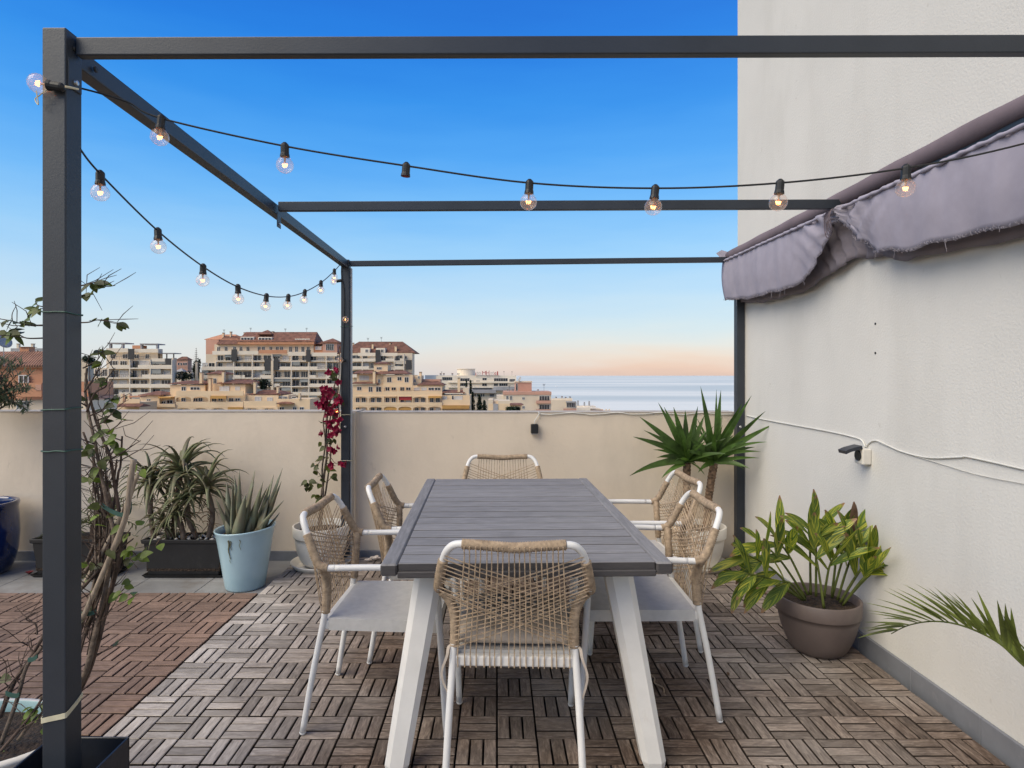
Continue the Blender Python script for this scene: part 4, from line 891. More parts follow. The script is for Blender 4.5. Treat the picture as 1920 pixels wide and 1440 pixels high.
# ------------------------------------------------------------------ variegated ginger in the brown pot
gi = thing('shell_ginger_plant', 'bushy plant with yellow striped leaves in the brown pot', 'plant', (cR[0], cR[1], .225)); rn = random.Random(12)
def gstem(bx_, by, tx, ty, d0, d1, nl, L=.215, W=.050, seed=0):
    a = P(bx_, by, d0); b = P(tx, ty, d1); mid = a.lerp(b, .55) + Vector((0, 0, .03)); q = smooth_path([a, mid, b], 6)
    MB().tube(q, [.0065 - .003 * i / len(q) for i in range(len(q))], 7).build('stem', M['palm_leaf'], gi, True)
    for k in range(nl):
        t = .38 + .62 * (k + 1) / nl; i = min(len(q) - 2, int(t * (len(q) - 1))); p = q[i]; d = (q[i + 1] - q[i]).normalized()
        s = d.cross(Vector((rn.uniform(-.5, .5), -1, rn.uniform(-.4, .4)))).normalized() * (1 if k % 2 else -1)
        f = .75 if k < nl - 1 else .1
        dd_ = (d * rn.uniform(.7, 1.0) + s * f * rn.uniform(.7, 1.5) + Vector((0, -.12, rn.uniform(-.1, .25))))
        lf = MB().blade(p, dd_, L * rn.uniform(.75, 1.2), W * rn.uniform(.8, 1.2), rn.uniform(.15, .7), 8, .28, 'leaf', rn.uniform(-.5, .5), up=Vector((rn.uniform(-.3, .3), -.55, .8)))
        lf.build('leaf', M['ginger_leaf' if rn.random() > .04 else 'leaf_dry'], gi, True)
for a in [(1500, 1120, 1400, 1040, 2.95, 2.82, 6), (1505, 1125, 1395, 1075, 2.92, 2.78, 5), (1510, 1120, 1425, 1015, 3.0, 2.9, 5), (1515, 1115, 1455, 1010, 2.98, 2.95, 5), (1520, 1115, 1518, 995, 2.97, 2.93, 6), (1530, 1118, 1530, 985, 3.0, 3.0, 5), (1545, 1140, 1525, 1025, 2.9, 2.92, 4),
          (1560, 1115, 1575, 1005, 3.0, 3.0, 6), (1570, 1125, 1610, 1020, 2.97, 2.95, 6), (1575, 1130, 1640, 1045, 2.95, 2.88, 6), (1580, 1135, 1655, 1060, 2.95, 2.85, 5), (1560, 1120, 1600, 1000, 3.05, 3.02, 4), (1510, 1125, 1462, 1090, 2.9, 2.84, 3), (1582, 1130, 1676, 1052, 2.95, 2.86, 6), (1578, 1125, 1660, 1018, 2.97, 2.92, 5), (1490, 1115, 1385, 1085, 2.95, 2.85, 4), (1545, 1120, 1560, 1050, 2.95, 2.9, 4)]: gstem(*a)
# ------------------------------------------------------------------ palm frond reaching in from the right
pl = thing('palm_plant', 'small palm in the pale blue pot, one frond reaching in from the right', 'plant', (cP[0], cP[1], .26))
def frond(pts, L, seed, n=27):
    rn = random.Random(seed); q = resample(smooth_path(pts, 10), .012); N_ = len(q)
    MB().tube(q, [.0065 * (1 - .8 * i / N_) for i in range(N_)], 6).build('rachis', M['palm_leaf'], pl, True)
    for k in range(n):
        t = .30 + .70 * k / n; i = min(N_ - 2, int(t * (N_ - 1))); d = (q[i + 1] - q[i]).normalized()
        for sg in (-1, 1):
            s = d.cross(Vector((0, .35, 1))).normalized() * sg
            l = L * (math.sin(PI * min(1, .22 + .78 * (1 - t) * .9)) * .9 + .15) * rn.uniform(.85, 1.1)
            MB().blade(q[i], d * .75 + s * .55 + Vector((0, 0, .42 + .15 * rn.random() - .5 * max(0, t - .7))), l * 1.15, .018, rn.uniform(.05, .25), 5, .35, 'lance').build('leaflet', M['palm_leaf'], pl, True)
frond([(cP[0], cP[1], .26), (1.66, 1.70, .42), P(1925, 1252, 1.78), P(1872, 1205, 1.80), P(1810, 1175, 1.83), P(1755, 1165, 1.86), P(1705, 1172, 1.88), P(1668, 1190, 1.90)], .165, 3)
frond([(cP[0], cP[1], .26), (1.70, 1.55, .45), (1.66, 1.35, .62), (1.58, 1.12, .68), (1.5, .95, .62)], .16, 5, 24)
# ------------------------------------------------------------------ olive tree in the tall blue pot
ol = thing('olive_tree', 'small olive tree with fine grey green leaves at the left edge', 'tree', (cG[0], cG[1], FLZ + .45)); rn = random.Random(2)
b0 = Vector((cG[0], cG[1], FLZ + .43)); top = P(-30, 760, 4.2)
MB().tube(smooth_path([b0, b0.lerp(top, .5) + Vector((.03, 0, 0)), top], 5), [.018 - .0007 * i for i in range(11)], 8).build('trunk', M['bark_grey'], ol, True)
mb = MB(); br = MB()
for k in range(85):
    e = P(rn.uniform(-100, 64), rn.uniform(655, 775), 4.2 + rn.uniform(-.22, .22)); 
    if (e.x - P(0, 0, 4.2).x) > .05 and e.z > P(0, 690, 4.2).z: e.x -= .12
    m1 = top.lerp(e, .5) + Vector((rn.uniform(-.04, .04), rn.uniform(-.04, .04), rn.uniform(0, .08)))
    q = smooth_path([top + Vector((0, 0, rn.uniform(-.12, .05))), m1, e], 6); br.tube(q, [.005 - .0003 * i for i in range(len(q))], 5)
    for i in range(3, len(q)):
        d = (q[i] - q[i - 1]).normalized()
        for j in range(5): mb.blade(q[i - 1].lerp(q[i], rn.random()), d * .7 + rnd_dir(rn.uniform(0, 6.28), rn.uniform(-.6, 1.0)), rn.uniform(.04, .07), .0125, .3, 2, .2)
br.build('branches', M['bark_grey'], ol); tag(mb.build('crown', M['olive_leaf'], ol), kind='stuff')
# ------------------------------------------------------------------ bougainvillea on the far post
bo = thing('bougainvillea', 'bougainvillea with magenta flowers climbing the far pergola post', 'plant', (cWl[0], cWl[1], .26)); rn = random.Random(17)
def stem(root, pts, r0, r1, m_='bark_grey', name='stem'):
    q = smooth_path(pts, 5); return MB().tube(q, [r0 + (r1 - r0) * i / (len(q) - 1) for i in range(len(q))], 6).build(name, M[m_], root, True), q
D_ = 4.36
for pts, r0 in (([(598, 990), (602, 940), (608, 890), (613, 850), (612, 800), (617, 760), (628, 720), (634, 690)], .010), ([(601, 992), (606, 930), (604, 880), (610, 830), (606, 790), (611, 770)], .008), ([(600, 990), (614, 900), (620, 850), (616, 810), (622, 770), (632, 740), (636, 700), (637, 655)], .007),
                ([(607, 905), (600, 890), (592, 878), (598, 868), (604, 860)], .004), ([(606, 915), (594, 905), (585, 903), (578, 900)], .003), ([(612, 905), (620, 897), (628, 894)], .003), ([(604, 925), (598, 935), (594, 932)], .003), ([(616, 850), (628, 868), (640, 869)], .003)):
    stem(bo, [P(x, y, D_ + rn.uniform(-.02, .02)) for x, y in pts], r0, r0 * .5)
def lf(root, p, L, W, m_, name='leaf', shape='heart', dd_=None, droop=.5):
    d = dd_ or rnd_dir(rn.uniform(0, 6.28), rn.uniform(-.9, .5)) + Vector((0, -.3, 0))
    return MB().blade(p, d, L, W, droop, 5, .2, shape, up=Vector((rn.uniform(-.5, .5), -.8, .6))).build(name, M[m_], root, True)
for (x, y, n, sp) in ((575, 905, 5, 9), (590, 878, 5, 9), (582, 912, 4, 8), (606, 862, 5, 10), (612, 835, 5, 12), (620, 815, 5, 12), (596, 930, 4, 7), (628, 897, 3, 5), (612, 790, 5, 12), (622, 745, 5, 14), (634, 715, 4, 8), (628, 700, 4, 7), (600, 900, 3, 8), (618, 880, 3, 8)):
    for k in range(n): lf(bo, P(x + rn.uniform(-sp, sp), y + rn.uniform(-sp, sp), D_ + rn.uniform(-.06, .04)), rn.uniform(.04, .065), rn.uniform(.03, .042), 'leaf_dark')
def flower(x, y, d):
    c = P(x, y, d); mb = MB(); a0 = rn.uniform(0, 6.28)
    f = (rnd_dir(rn.uniform(0, 6.28), rn.uniform(-.5, .6)) + Vector((0, -.8, 0))).normalized(); u = f.cross(Vector((0, 0, 1))).normalized(); w = u.cross(f)
    for k in range(4):
        a = a0 + k * 2 * PI / 4; s = u * math.cos(a) + w * math.sin(a); mb.blade(c, s + f * .75, rn.uniform(.026, .036), .027, -.0, 4, .3, 'heart', up=f)
    mb.build('flower', M['bract'], bo, True)
for (cx_, cy_, n, sx_, sy_) in ((612, 742, 13, 12, 9), (608, 758, 16, 9, 10), (632, 752, 12, 10, 10), (620, 775, 8, 8, 6), (624, 790, 10, 9, 9), (628, 805, 9, 8, 6), (605, 813, 3, 3, 2), (622, 815, 5, 6, 4), (625, 845, 7, 9, 3), (621, 874, 4, 3, 3), (642, 870, 3, 3, 2), (616, 697, 3, 2, 2), (629, 694, 3, 2, 2), (635, 718, 2, 2, 2), (622, 764, 8, 12, 8), (613, 730, 5, 6, 5)):
    for k in range(n): flower(cx_ + rn.gauss(0, sx_ * .6), cy_ + rn.gauss(0, sy_ * .6), D_ - rn.uniform(0, .08))
# ------------------------------------------------------------------ twiggy climber round the near post
vi = thing('climbing_vine', 'bare twiggy climber with few leaves tied to stakes round the near post', 'plant', (cL[0], cL[1], .28)); rn = random.Random(5); DV = 1.80
def vs_(pts, r0, r1=None, d0=DV, d1=None, m_='bark', twigs=0, leaves=0, lm='leaf_dark'):
    n = len(pts); d1 = d1 or d0
    o, q = stem(vi, [P(x, y, d0 + (d1 - d0) * i / (n - 1) + rn.uniform(-.012, .012)) for i, (x, y) in enumerate(pts)], r0, r1 or r0 * .55, m_)
    for k in range(twigs):
        i = rn.randrange(1, len(q) - 1); d = (q[i + 1] - q[i]).normalized(); s = rnd_dir(rn.uniform(0, 6.28), rn.uniform(-.2, .9)); a = q[i]; b = a + (d * .5 + s).normalized() * rn.uniform(.03, .08); c_ = b + (d * .7 + s * .6 + Vector((0, 0, rn.uniform(-.3, .5)))).normalized() * rn.uniform(.02, .06)
        MB().tube([a, b, c_], [r0 * .35, .0012, .0006], 5).build('twig', M['bark'], vi)
        if rn.random() < .10: lf(vi, b, rn.uniform(.028, .042), rn.uniform(.02, .028), lm)
    for k in range(leaves):
        i = rn.randrange(len(q) // 3, len(q)); lf(vi, q[i], rn.uniform(.028, .042), rn.uniform(.016, .024), lm if rn.random() > .25 else 'leaf_fresh')
    return q
# stems out of the pot, left of the post, leaning right behind it
vs_([(2, 1395), (32, 1312), (50, 1250), (80, 1212), (110, 1160), (150, 1080), (185, 1000)], .0065, d0=1.70, d1=1.82, m_='bark_grey', twigs=5)
vs_([(0, 1345), (17, 1300), (35, 1265), (52, 1242), (80, 1195), (120, 1120), (165, 1050), (200, 960)], .0065, d0=1.72, d1=1.84, twigs=8)
vs_([(2, 1408), (30, 1375), (55, 1345), (85, 1300), (125, 1230)], .005, d0=1.64, d1=1.72, twigs=5, leaves=2)
vs_([(35, 1387), (55, 1360), (80, 1335), (110, 1290)], .006, d0=1.66, d1=1.72, m_='bark_grey', twigs=3)
vs_([(40, 1260), (18, 1285), (5, 1320)], .002, d0=1.7, twigs=3); vs_([(52, 1210), (40, 1205), (22, 1207)], .002, d0=1.72, twigs=2); vs_([(70, 1190), (66, 1170), (48, 1160), (66, 1148)], .0025, d0=1.72, twigs=4); vs_([(60, 1215), (57, 1196)], .002, d0=1.72)
vs_([(10, 1280), (12, 1250), (6, 1235)], .0015, d0=1.72, twigs=3)
for (x, y) in ((58, 1340), (70, 1330), (62, 1325), (78, 1322), (75, 1372), (8, 1415), (60, 1350), (70, 1345)): lf(vi, P(x, y, 1.70), .03, .02, 'leaf_fresh')
# right of the post: thick stems rising
for k in range(16):
    u = rn.uniform(-1, 1); x0 = 196 + 16 * u
    vs_([(158 + 12 * u + rn.uniform(-4, 4), rn.uniform(1120, 1240)), (186 + 10 * u, 1090 + rn.uniform(-20, 20)), (x0 + rn.uniform(-6, 6), 1000 + rn.uniform(-20, 20)), (x0 + rn.uniform(-12, 12), 930 + rn.uniform(-20, 20)), (x0 - 8 + rn.uniform(-16, 16), 870 + rn.uniform(-40, 30))], rn.uniform(.0022, .0045), .0012, 1.78 + rn.uniform(-.03, .05), 1.83, rn.choice(['bark', 'bark_grey']), 5)
vs_([(120, 1335), (160, 1262), (176, 1200), (188, 1150), (198, 1105), (205, 1060), (214, 1010), (205, 960), (196, 917), (187, 879), (179, 833), (167, 780), (160, 735), (163, 690)], .0085, .0035, 1.74, 1.84, 'bark_grey', 10, 3)
vs_([(130, 1330), (166, 1258), (186, 1190), (203, 1125), (214, 1085), (225, 1045), (228, 1000), (222, 950), (214, 902), (206, 856), (194, 826), (180, 789), (170, 750), (160, 700)], .0085, .003, 1.75, 1.86, 'bark', 12, 4)
vs_([(125, 1320), (175, 1230), (195, 1160), (208, 1110), (212, 1060), (200, 1010), (192, 960), (190, 917), (176, 865), (156, 810)], .007, .003, 1.76, 1.86, 'bark', 8)
vs_([(160, 1190), (178, 1140), (190, 1090), (196, 1050), (205, 1000), (216, 930), (222, 887), (226, 872), (229, 818)], .006, .003, 1.78, 1.84, 'bark', 6)
vs_([(150, 1210), (170, 1160), (174, 1110), (183, 1060), (192, 1010), (197, 960), (190, 900)], .006, .003, 1.8, 1.86, 'bark', 8)
vs_([(157, 1075), (175, 1050), (192, 1020), (206, 985), (212, 940)], .006, .004, 1.79, 1.84, 'bark_grey', 4); vs_([(157, 1100), (180, 1075), (205, 1050), (225, 1030), (250, 1010)], .005, .002, 1.79, 1.78, 'bark', 5, 2)
vs_([(211, 859), (230, 848), (248, 836), (264, 826)], .0028, .001, twigs=4); vs_([(202, 810), (216, 801), (232, 789), (250, 788)], .0025, .0008, twigs=3, leaves=1); vs_([(206, 856), (214, 840), (208, 822), (212, 806)], .002, twigs=2, leaves=3)
vs_([(190, 880), (175, 876), (160, 892), (152, 890)], .002, twigs=4); vs_([(187, 879), (200, 862), (218, 870)], .002, twigs=3); vs_([(214, 902), (218, 870), (219, 862)], .003, .0025)
vs_([(163, 772), (178, 737), (198, 725), (201, 710), (216, 690)], .0035, .001, twigs=4, leaves=2); vs_([(158, 735), (175, 710), (186, 688), (195, 667)], .0028, .001, twigs=3, leaves=3); vs_([(156, 690), (170, 683), (185, 672), (194, 650)], .0025, .0008, twigs=4, leaves=2)
vs_([(167, 780), (190, 770), (205, 752), (222, 742)], .0028, .001, twigs=4, leaves=5); vs_([(175, 800), (196, 790), (212, 772)], .0025, .001, twigs=4, leaves=3)
vs_([(150, 536), (165, 533), (178, 530), (200, 537), (216, 535)], .0022, .001, 1.66, twigs=7, leaves=7); vs_([(150, 554), (164, 553), (175, 552)], .002, .001, 1.66, twigs=1, leaves=3); vs_([(150, 605), (167, 604), (181, 600), (200, 601), (222, 606)], .0022, .0008, 1.66, twigs=3, leaves=7)
vs_([(178, 530), (186, 522), (191, 513)], .0012, .0006, 1.66)
vs_([(80, 610), (60, 610), (44, 608), (23, 602), (0, 598)], .0028, .0012, 1.64, twigs=4, leaves=9); vs_([(23, 602), (23, 588), (31, 572)], .0015, .0006, 1.64); vs_([(44, 608), (61, 586), (80, 578)], .002, .001, 1.64, leaves=6); vs_([(80, 634), (50, 634), (32, 626), (14, 624)], .0024, .001, 1.64, twigs=3, leaves=10); vs_([(80, 575), (70, 572), (66, 565)], .0018, .001, 1.64, leaves=3)
vs_([(110, 700), (118, 640), (112, 600), (125, 560), (150, 536)], .004, .002, 1.70)
vs_([(225, 1040), (236, 1030), (250, 1035), (262, 1052)], .002, .001, 1.76, twigs=2, leaves=6, lm='leaf_fresh')
for (x, y) in ((240, 1000), (252, 1005), (258, 1020), (262, 1045), (250, 1040), (270, 1030), (300, 1020), (232, 1100), (240, 1115), (228, 1108), (252, 1110), (245, 1090), (222, 1112), (256, 985), (228, 985), (165, 1060), (170, 1090), (180, 1105), (246, 1055), (238, 1048), (250, 1120), (258, 872), (265, 880), (186, 965), (178, 985)):
    lf(vi, P(x, y, 1.77 + rn.uniform(-.03, .03)), rn.uniform(.026, .040), rn.uniform(.018, .026), 'leaf_fresh' if rn.random() < .75 else 'leaf_dark')
for (x, y) in ((187, 655), (182, 815), (195, 813), (215, 812), (214, 832), (172, 838), (180, 842), (160, 833), (204, 770), (182, 880), (170, 900), (135, 825), (210, 850)):
    for k in range(2): lf(vi, P(x + rn.uniform(-4, 4), y + rn.uniform(-4, 4), 1.8), rn.uniform(.030, .044), rn.uniform(.016, .024), 'leaf_dark' if rn.random() < .6 else 'leaf_fresh')
for (label, pts, r) in (('weathered bamboo stake rising highest out of the twiggy climber', [(152, 1165), (183, 1098), (233, 977), (244, 905), (251, 859)], .0082), ('shorter bamboo stake leaning beside the tallest stake in the climber', [(148, 1110), (195, 1030), (238, 945), (252, 905), (263, 882)], .0066)):
    q = resample(smooth_path([P(x, y, 1.745 if r > .008 else 1.80) for x, y in pts], 6), .02)
    tag(MB().tube(q, [r * (1.12 if i % 9 == 4 else 1) * (.9 + .1 * i / len(q)) for i in range(len(q))], 9).build('bamboo_stake', M['bamboo'], None, True), label, 'stake')
for (label, pts) in (('green plastic tie binding the stakes high in the climber', [(190, 947), (205, 957), (225, 965), (242, 962), (246, 945), (236, 938)]), ('green plastic tie binding stems low behind the near post', [(150, 1152), (162, 1152), (172, 1150), (180, 1146)]), ('green plastic tie round the stems above the white pot', [(10, 1300), (20, 1304), (30, 1305), (36, 1302)]), ('green plastic tie round the leaning stems left of the post', [(52, 1238), (60, 1237), (66, 1234), (70, 1230)])):
    q = smooth_path([P(x, y, 1.755 if x > 100 else 1.69) for x, y in pts], 5); mb = MB(); vs = []
    for p in q: vs += [p + Vector((0, 0, -.006)), p + Vector((0, 0, .006)), p + Vector((0, .003, .006)), p + Vector((0, .003, -.006))]
    mb.add(vs, [(i * 4 + j, i * 4 + (j + 1) % 4, i * 4 + 4 + (j + 1) % 4, i * 4 + 4 + j) for i in range(len(q) - 1) for j in range(4)])
    tag(mb.build('plastic_tie', M['tie_green']), label, 'tie')
# ------------------------------------------------------------------ small things on the floor
for (label, x, y, s) in (('pale sea shell on the floor by the left chairs, the bigger one', 703, 1046, .030), ('smaller pale sea shell beside the bigger one by the left chairs', 690, 1048, .020)):
    d = EYE * F / (y - CY + 6); c = P(x, y, d); r_ = thing('sea_shell', label, 'shell', (c.x, c.y, 0)); rn2 = random.Random(int(s * 1000))
    for k in range(5):
        mb = MB(); a = k * 1.25; mb.blade((c.x, c.y, .006), (math.cos(a), math.sin(a) * .6, .9), s * 1.6, s * 1.3, .9, 5, .5, 'heart'); o = mb.build('lobe', M['shell'], r_, True); sm_ = o.modifiers.new('solidify', 'SOLIDIFY'); sm_.thickness = .003
for (label, x, y) in (('withered red blossom lying on the grey tiles by the blue pot', 55, 1074),):
    d = (EYE - FLZ) * F / (y - CY + 4); c = P(x, y, d); mb = MB()
    for k in range(6): a = k * 1.05; mb.blade((c.x, c.y, FLZ + .004), (math.cos(a), math.sin(a), 1.1), .035, .028, .6, 4, .4, 'heart')
    tag(mb.build('fallen_blossom', M['red_petal'], None, True), label, 'blossom')
mb = MB().tube(smooth_path([(.695, 2.75, .004), (.71, 2.70, .006), (.70, 2.66, .004), (.725, 2.62, .005), (.72, 2.58, .004)], 6), .003, 5)
tag(mb.build('dried_leaf_stalk', M['rope'], None, True), 'thin curled dry stalk lying on the deck under the right chair', 'stalk')
rn3 = random.Random(77)
dl = []
for k in range(9):
    x, y = rn3.uniform(.9, 1.7), rn3.uniform(2.6, 4.2)
    tag(MB().blade((x, y, .002), rnd_dir(rn3.uniform(0, 6.28), .05), rn3.uniform(.02, .045), .014, .02, 4, .3, 'leaf').build('fallen_leaf', M['leaf_dry'], None, True), 'small dry leaf fallen on the deck near the brown pot', 'leaf', 'dry leaves fallen near the brown pot')
# ------------------------------------------------------------------ the town beyond the parapet
random.seed(99)
class Bld:
    def __init__(s, name, label, D, x0, x1, cat='building'):
        s.D = D; s.r = thing(name, label, cat, (P((x0 + x1) / 2, 0, D).x, D, -30)); s.rn = random.Random(int(x0 * 7 + x1))
    def X(s, x, zo=0): return (x - CX) * (s.D + zo) / F
    def Z(s, y, zo=0): return EYE - (y - CY) * (s.D + zo) / F
    def geo(s, mb, x0, x1, y0, y1, zo, dep, zbot=None):
        return mb.box(s.X(x0, zo), s.X(x1, zo), s.D + zo, s.D + zo + dep, s.Z(y1, zo) if zbot is None else zbot, s.Z(y0, zo))
    def box(s, part, x0, x1, y0, y1, zo, dep, m_, par_=None, zbot=None):
        return s.geo(MB(), x0, x1, y0, y1, zo, dep, zbot).build(part, M[m_], par_ or s.r)
    def wall(s, x0, x1, y0, zo, dep, m_, part='wall'): return s.box(part, x0, x1, y0, 0, zo, dep, m_, zbot=-34)
    def win(s, x0, x1, y0, y1, zo=0, mull=1, frame='far_frame', glass='far_glass'):
        a, b, c, d = s.X(x0, zo), s.X(x1, zo), s.Z(y1, zo), s.Z(y0, zo); t = .09; yy = s.D + zo; mb = MB()
        mb.box(a, b, yy - .12, yy - .001, c, c + t).box(a, b, yy - .12, yy - .001, d - t, d).box(a, a + t, yy - .12, yy - .001, c + t + .001, d - t - .001).box(b - t, b, yy - .12, yy - .001, c + t + .001, d - t - .001)
        for k in range(mull):
            x = a + (b - a) * (k + 1) / (mull + 1); mb.box(x - t / 2, x + t / 2, yy - .11, yy - .001, c + t + .001, d - t - .001)
        w = mb.build('window', M[frame], s.r); MB().box(a + t, b - t, yy - .05, yy - .002, c + t, d - t).build('pane', M[glass], w); return w
    def rail(s, x0, x1, y0, y1, zo, n=9):
        mb = MB(); a, b, c, d = s.X(x0, zo), s.X(x1, zo), s.Z(y1, zo), s.Z(y0, zo); yy = s.D + zo
        mb.box(a, b, yy, yy + .07, d - .08, d).box(a, b, yy, yy + .05, c, c + .06)
        for k in range(n + 1):
            x = a + (b - a) * k / n; mb.box(x - .03, x + .03, yy + .01, yy + .05, c + .061, d - .081)
        return mb.build('railing', M['far_rail'], s.r)
    def roof(s, x0, x1, yt, yb, zo, dep, inset=.3, m_='far_roof', eave=.4, part='roof'):
        a, b, z0 = s.X(x0, zo) - eave, s.X(x1, zo) + eave, s.Z(yb, zo); f, g = s.D + zo - eave, s.D + zo + dep + eave; z1 = EYE - (yt - CY) * (s.D + zo + dep / 2) / F
        i = (b - a) * inset; my = (f + g) / 2; t = .18
        v = [(a, f, z0), (b, f, z0), (b, g, z0), (a, g, z0), (a, f, z0 + t), (b, f, z0 + t), (b, g, z0 + t), (a, g, z0 + t), (a + i, my, z1), (b - i, my, z1)]
        return MB().add(v, [(3, 2, 1, 0), (0, 1, 5, 4), (1, 2, 6, 5), (2, 3, 7, 6), (3, 0, 4, 7), (4, 5, 9, 8), (6, 7, 8, 9), (5, 6, 9), (7, 4, 8)]).build(part, M[m_], s.r)
    def arch(s, x0, x1, y0, y1, yspring, zo, dep, m_, pier=1.6, part='arch', top=1.5):
        # wall panel between x0..x1, y0..y1 with an arched opening down to its foot
        a, b, c, d = s.X(x0, zo), s.X(x1, zo), s.Z(y1, zo), s.Z(y0, zo); pi_ = s.X(x0 + pier, zo) - a; hi = s.Z(y0 + top, zo); sp = s.Z(yspring, zo)
        n = 12; L = [(a, c), (a, d), (b, d), (b, c), (b - pi_, c), (b - pi_, sp)]
        cx_, rx = (a + b) / 2, (b - a) / 2 - pi_
        for k in range(1, n): q = PI * k / n; L.append((cx_ + rx * math.cos(q), sp + (hi - sp) * math.sin(q)))
        L += [(a + pi_, sp), (a + pi_, c)]; k = len(L); y_ = s.D + zo
        vs = [(x, y_, z) for x, z in L] + [(x, y_ + dep, z) for x, z in L]
        return MB().add(vs, [tuple(range(k)), tuple(range(2 * k - 1, k - 1, -1))] + [(i, (i + 1) % k, (i + 1) % k + k, i + k)[::-1] for i in range(k)]).build(part, M[m_], s.r)
    def chim(s, x0, x1, y0, y1, zo, m_='far_yellow', dep=1.0):
        o = s.box('chimney', x0, x1, y0, y1, zo, dep, m_); s.box('chimney_cap', x0 - .5, x1 + .5, y0 - .8, y0 - .05, zo - .15, dep + .3, 'far_roof', o); return o
def loggias(b, cols, rows, dep=1.7, wallm='far_cream', edge='far_white', skip=(), awn=None, blindp=.22):
    rn = b.rn
    for r in range(len(rows) - 1):
        yt, yb = rows[r], rows[r + 1]; h = yb - yt
        b.box('floor_slab', cols[0], cols[-1], yb - h * .13, yb, -dep, dep - .002, edge)
        for c in range(len(cols) - 1):
            if (r, c) in skip: continue
            x0, x1 = cols[c], cols[c + 1]; w = x1 - x0
            kind = rn.random()
            if kind < .5: b.box('balcony_parapet', x0 + 1, x1 - .6, yb - h * .42, yb - h * .135, -dep, .18, edge)
            elif kind < .8:
                m_ = x0 + w * rn.choice([.4, .5, .6]); p, q = ((x0 + 1, m_), (m_ + .1, x1 - .8)) if rn.random() < .5 else ((m_ + .1, x1 - .8), (x0 + 1, m_))
                b.box('balcony_parapet', *p, yb - h * .42, yb - h * .135, -dep, .18, edge); b.rail(*q, yb - h * .42, yb - h * .135, -dep + .05, 6)
            else: b.rail(x0 + 1, x1 - .6, yb - h * .42, yb - h * .135, -dep + .05, 10)
            nw = 1 if w < 24 else 2
            for k in range(nw):
                ww = rn.uniform(5, 8) * w / (20 * nw) * 1.2; xc = x0 + w * (k + .5) / nw + rn.uniform(-.1, .1) * w / nw
                b.win(max(x0 + 1.5, xc - ww), min(x1 - 1.5, xc + ww), yt + h * .14, yb - h * .15, 0, rn.choice([1, 1, 2]), glass=rn.choice(['far_glass', 'far_glass', 'far_glass', 'far_shutter']))
            if rn.random() < .33:
                mb = MB(); xx = b.X(rn.uniform(x0 + 2, x1 - 2), -dep + .4); zz_ = b.Z(yb - h * .13, -dep + .4)
                for _ in range(26): mb.blade((xx + rn.uniform(-.5, .5), b.D - dep + .4 + rn.uniform(-.2, .2), zz_ + rn.uniform(.5, 1.3)), rnd_dir(rn.uniform(0, 6.28), rn.uniform(-.3, 1.2)), .5, .25, .5, 2)
                mb.box(xx - .35, xx + .35, b.D - dep + .25, b.D - dep + .6, zz_ + .01, zz_ + .5); mb.build('balcony_plant', M['far_tree'], b.r)
            if rn.random() < blindp:
                f = rn.choice([(0, 1), (0, .5), (.5, 1)]); b.box('blind', x0 + 1 + (w - 2) * f[0], x0 + 1 + (w - 2) * f[1] - .2, yt + h * .02, yt + h * rn.uniform(.3, .5), -dep + .25, .06, 'far_blind')
    for i, x in enumerate(cols):
        if 0 < i < len(cols): b.box('dividing_wall', x - .8, x + .8, rows[0], rows[-1], -dep - .02, dep + .018, edge)
# --- big apartment block with red roof
B = Bld('apartment_block', 'large stepped apartment block with a long red tiled roof', 222, 377, 776)
B.wall(386, 637, 664, 0, 16, 'far_cream'); B.wall(637.02, 773, 662, 0.4, 6, 'far_cream')
loggias(B, [377, 404.5, 438, 473, 510, 546, 579, 611.5, 637], [678, 694, 710, 726, 741.5, 757, 773])
loggias(B, [404.5, 438, 473, 510, 546, 579, 611.5, 637], [664, 678], 1.4)
loggias(B, [658, 679, 705, 712, 739, 757], [664, 678, 693, 708], 1.4)
B.box('stair_core', 508, 512.5, 676, 773, -2.0, 1.9, 'far_cream')
for x0, x1, y0, y1 in ((434, 444, 655, 678), (496, 508, 672, 694), (513, 522, 672, 694), (574, 582, 656, 678), (704, 713, 656, 680), (761, 772, 675, 693)): B.box('stair_screen', x0, x1, y0, y1, -1.9, .3, 'far_rail')
B.box('penthouse_wall', 402, 588, 645.5, 664, 3, 12, 'far_cream'); B.box('penthouse_wall', 588.1, 640, 649, 664, 3.2, 12, 'far_orange')
B.box('penthouse_wall', 640.1, 770, 660, 668, 3.2, 4, 'far_orange')
for x in (410, 424, 440, 452, 465, 486, 494, 508, 520, 528, 545, 556, 568, 578): B.win(x - 3, x + 3, 650, 660, 3, 1)
B.box('balcony_parapet', 485, 538, 656, 663, -1.6, .3, 'far_orange'); B.box('balcony_parapet', 398, 433, 658, 665, -1.5, .3, 'far_white'); B.box('balcony_parapet', 445, 484, 658, 665, -1.5, .3, 'far_white'); B.box('balcony_parapet', 540, 573, 660, 667, -1.5, .3, 'far_white'); B.box('balcony_parapet', 584, 632, 661, 668, -1.5, .3, 'far_white')
B.roof(446, 588, 622.5, 641, 1.5, 12, .03); B.box('roof_fascia', 446, 588.5, 641.2, 645.4, 1.2, 12.4, 'far_orange')
B.roof(408, 445.5, 630, 646, 2.2, 11, .05)
B.box('gable_wall', 386, 410, 637, 680, 4.5, 12, 'far_pink'); B.roof(386, 445, 627, 637, 5.5, 12, .28, 'far_orange'); B.roof(484, 508, 618.5, 627, 4, 6, .5)
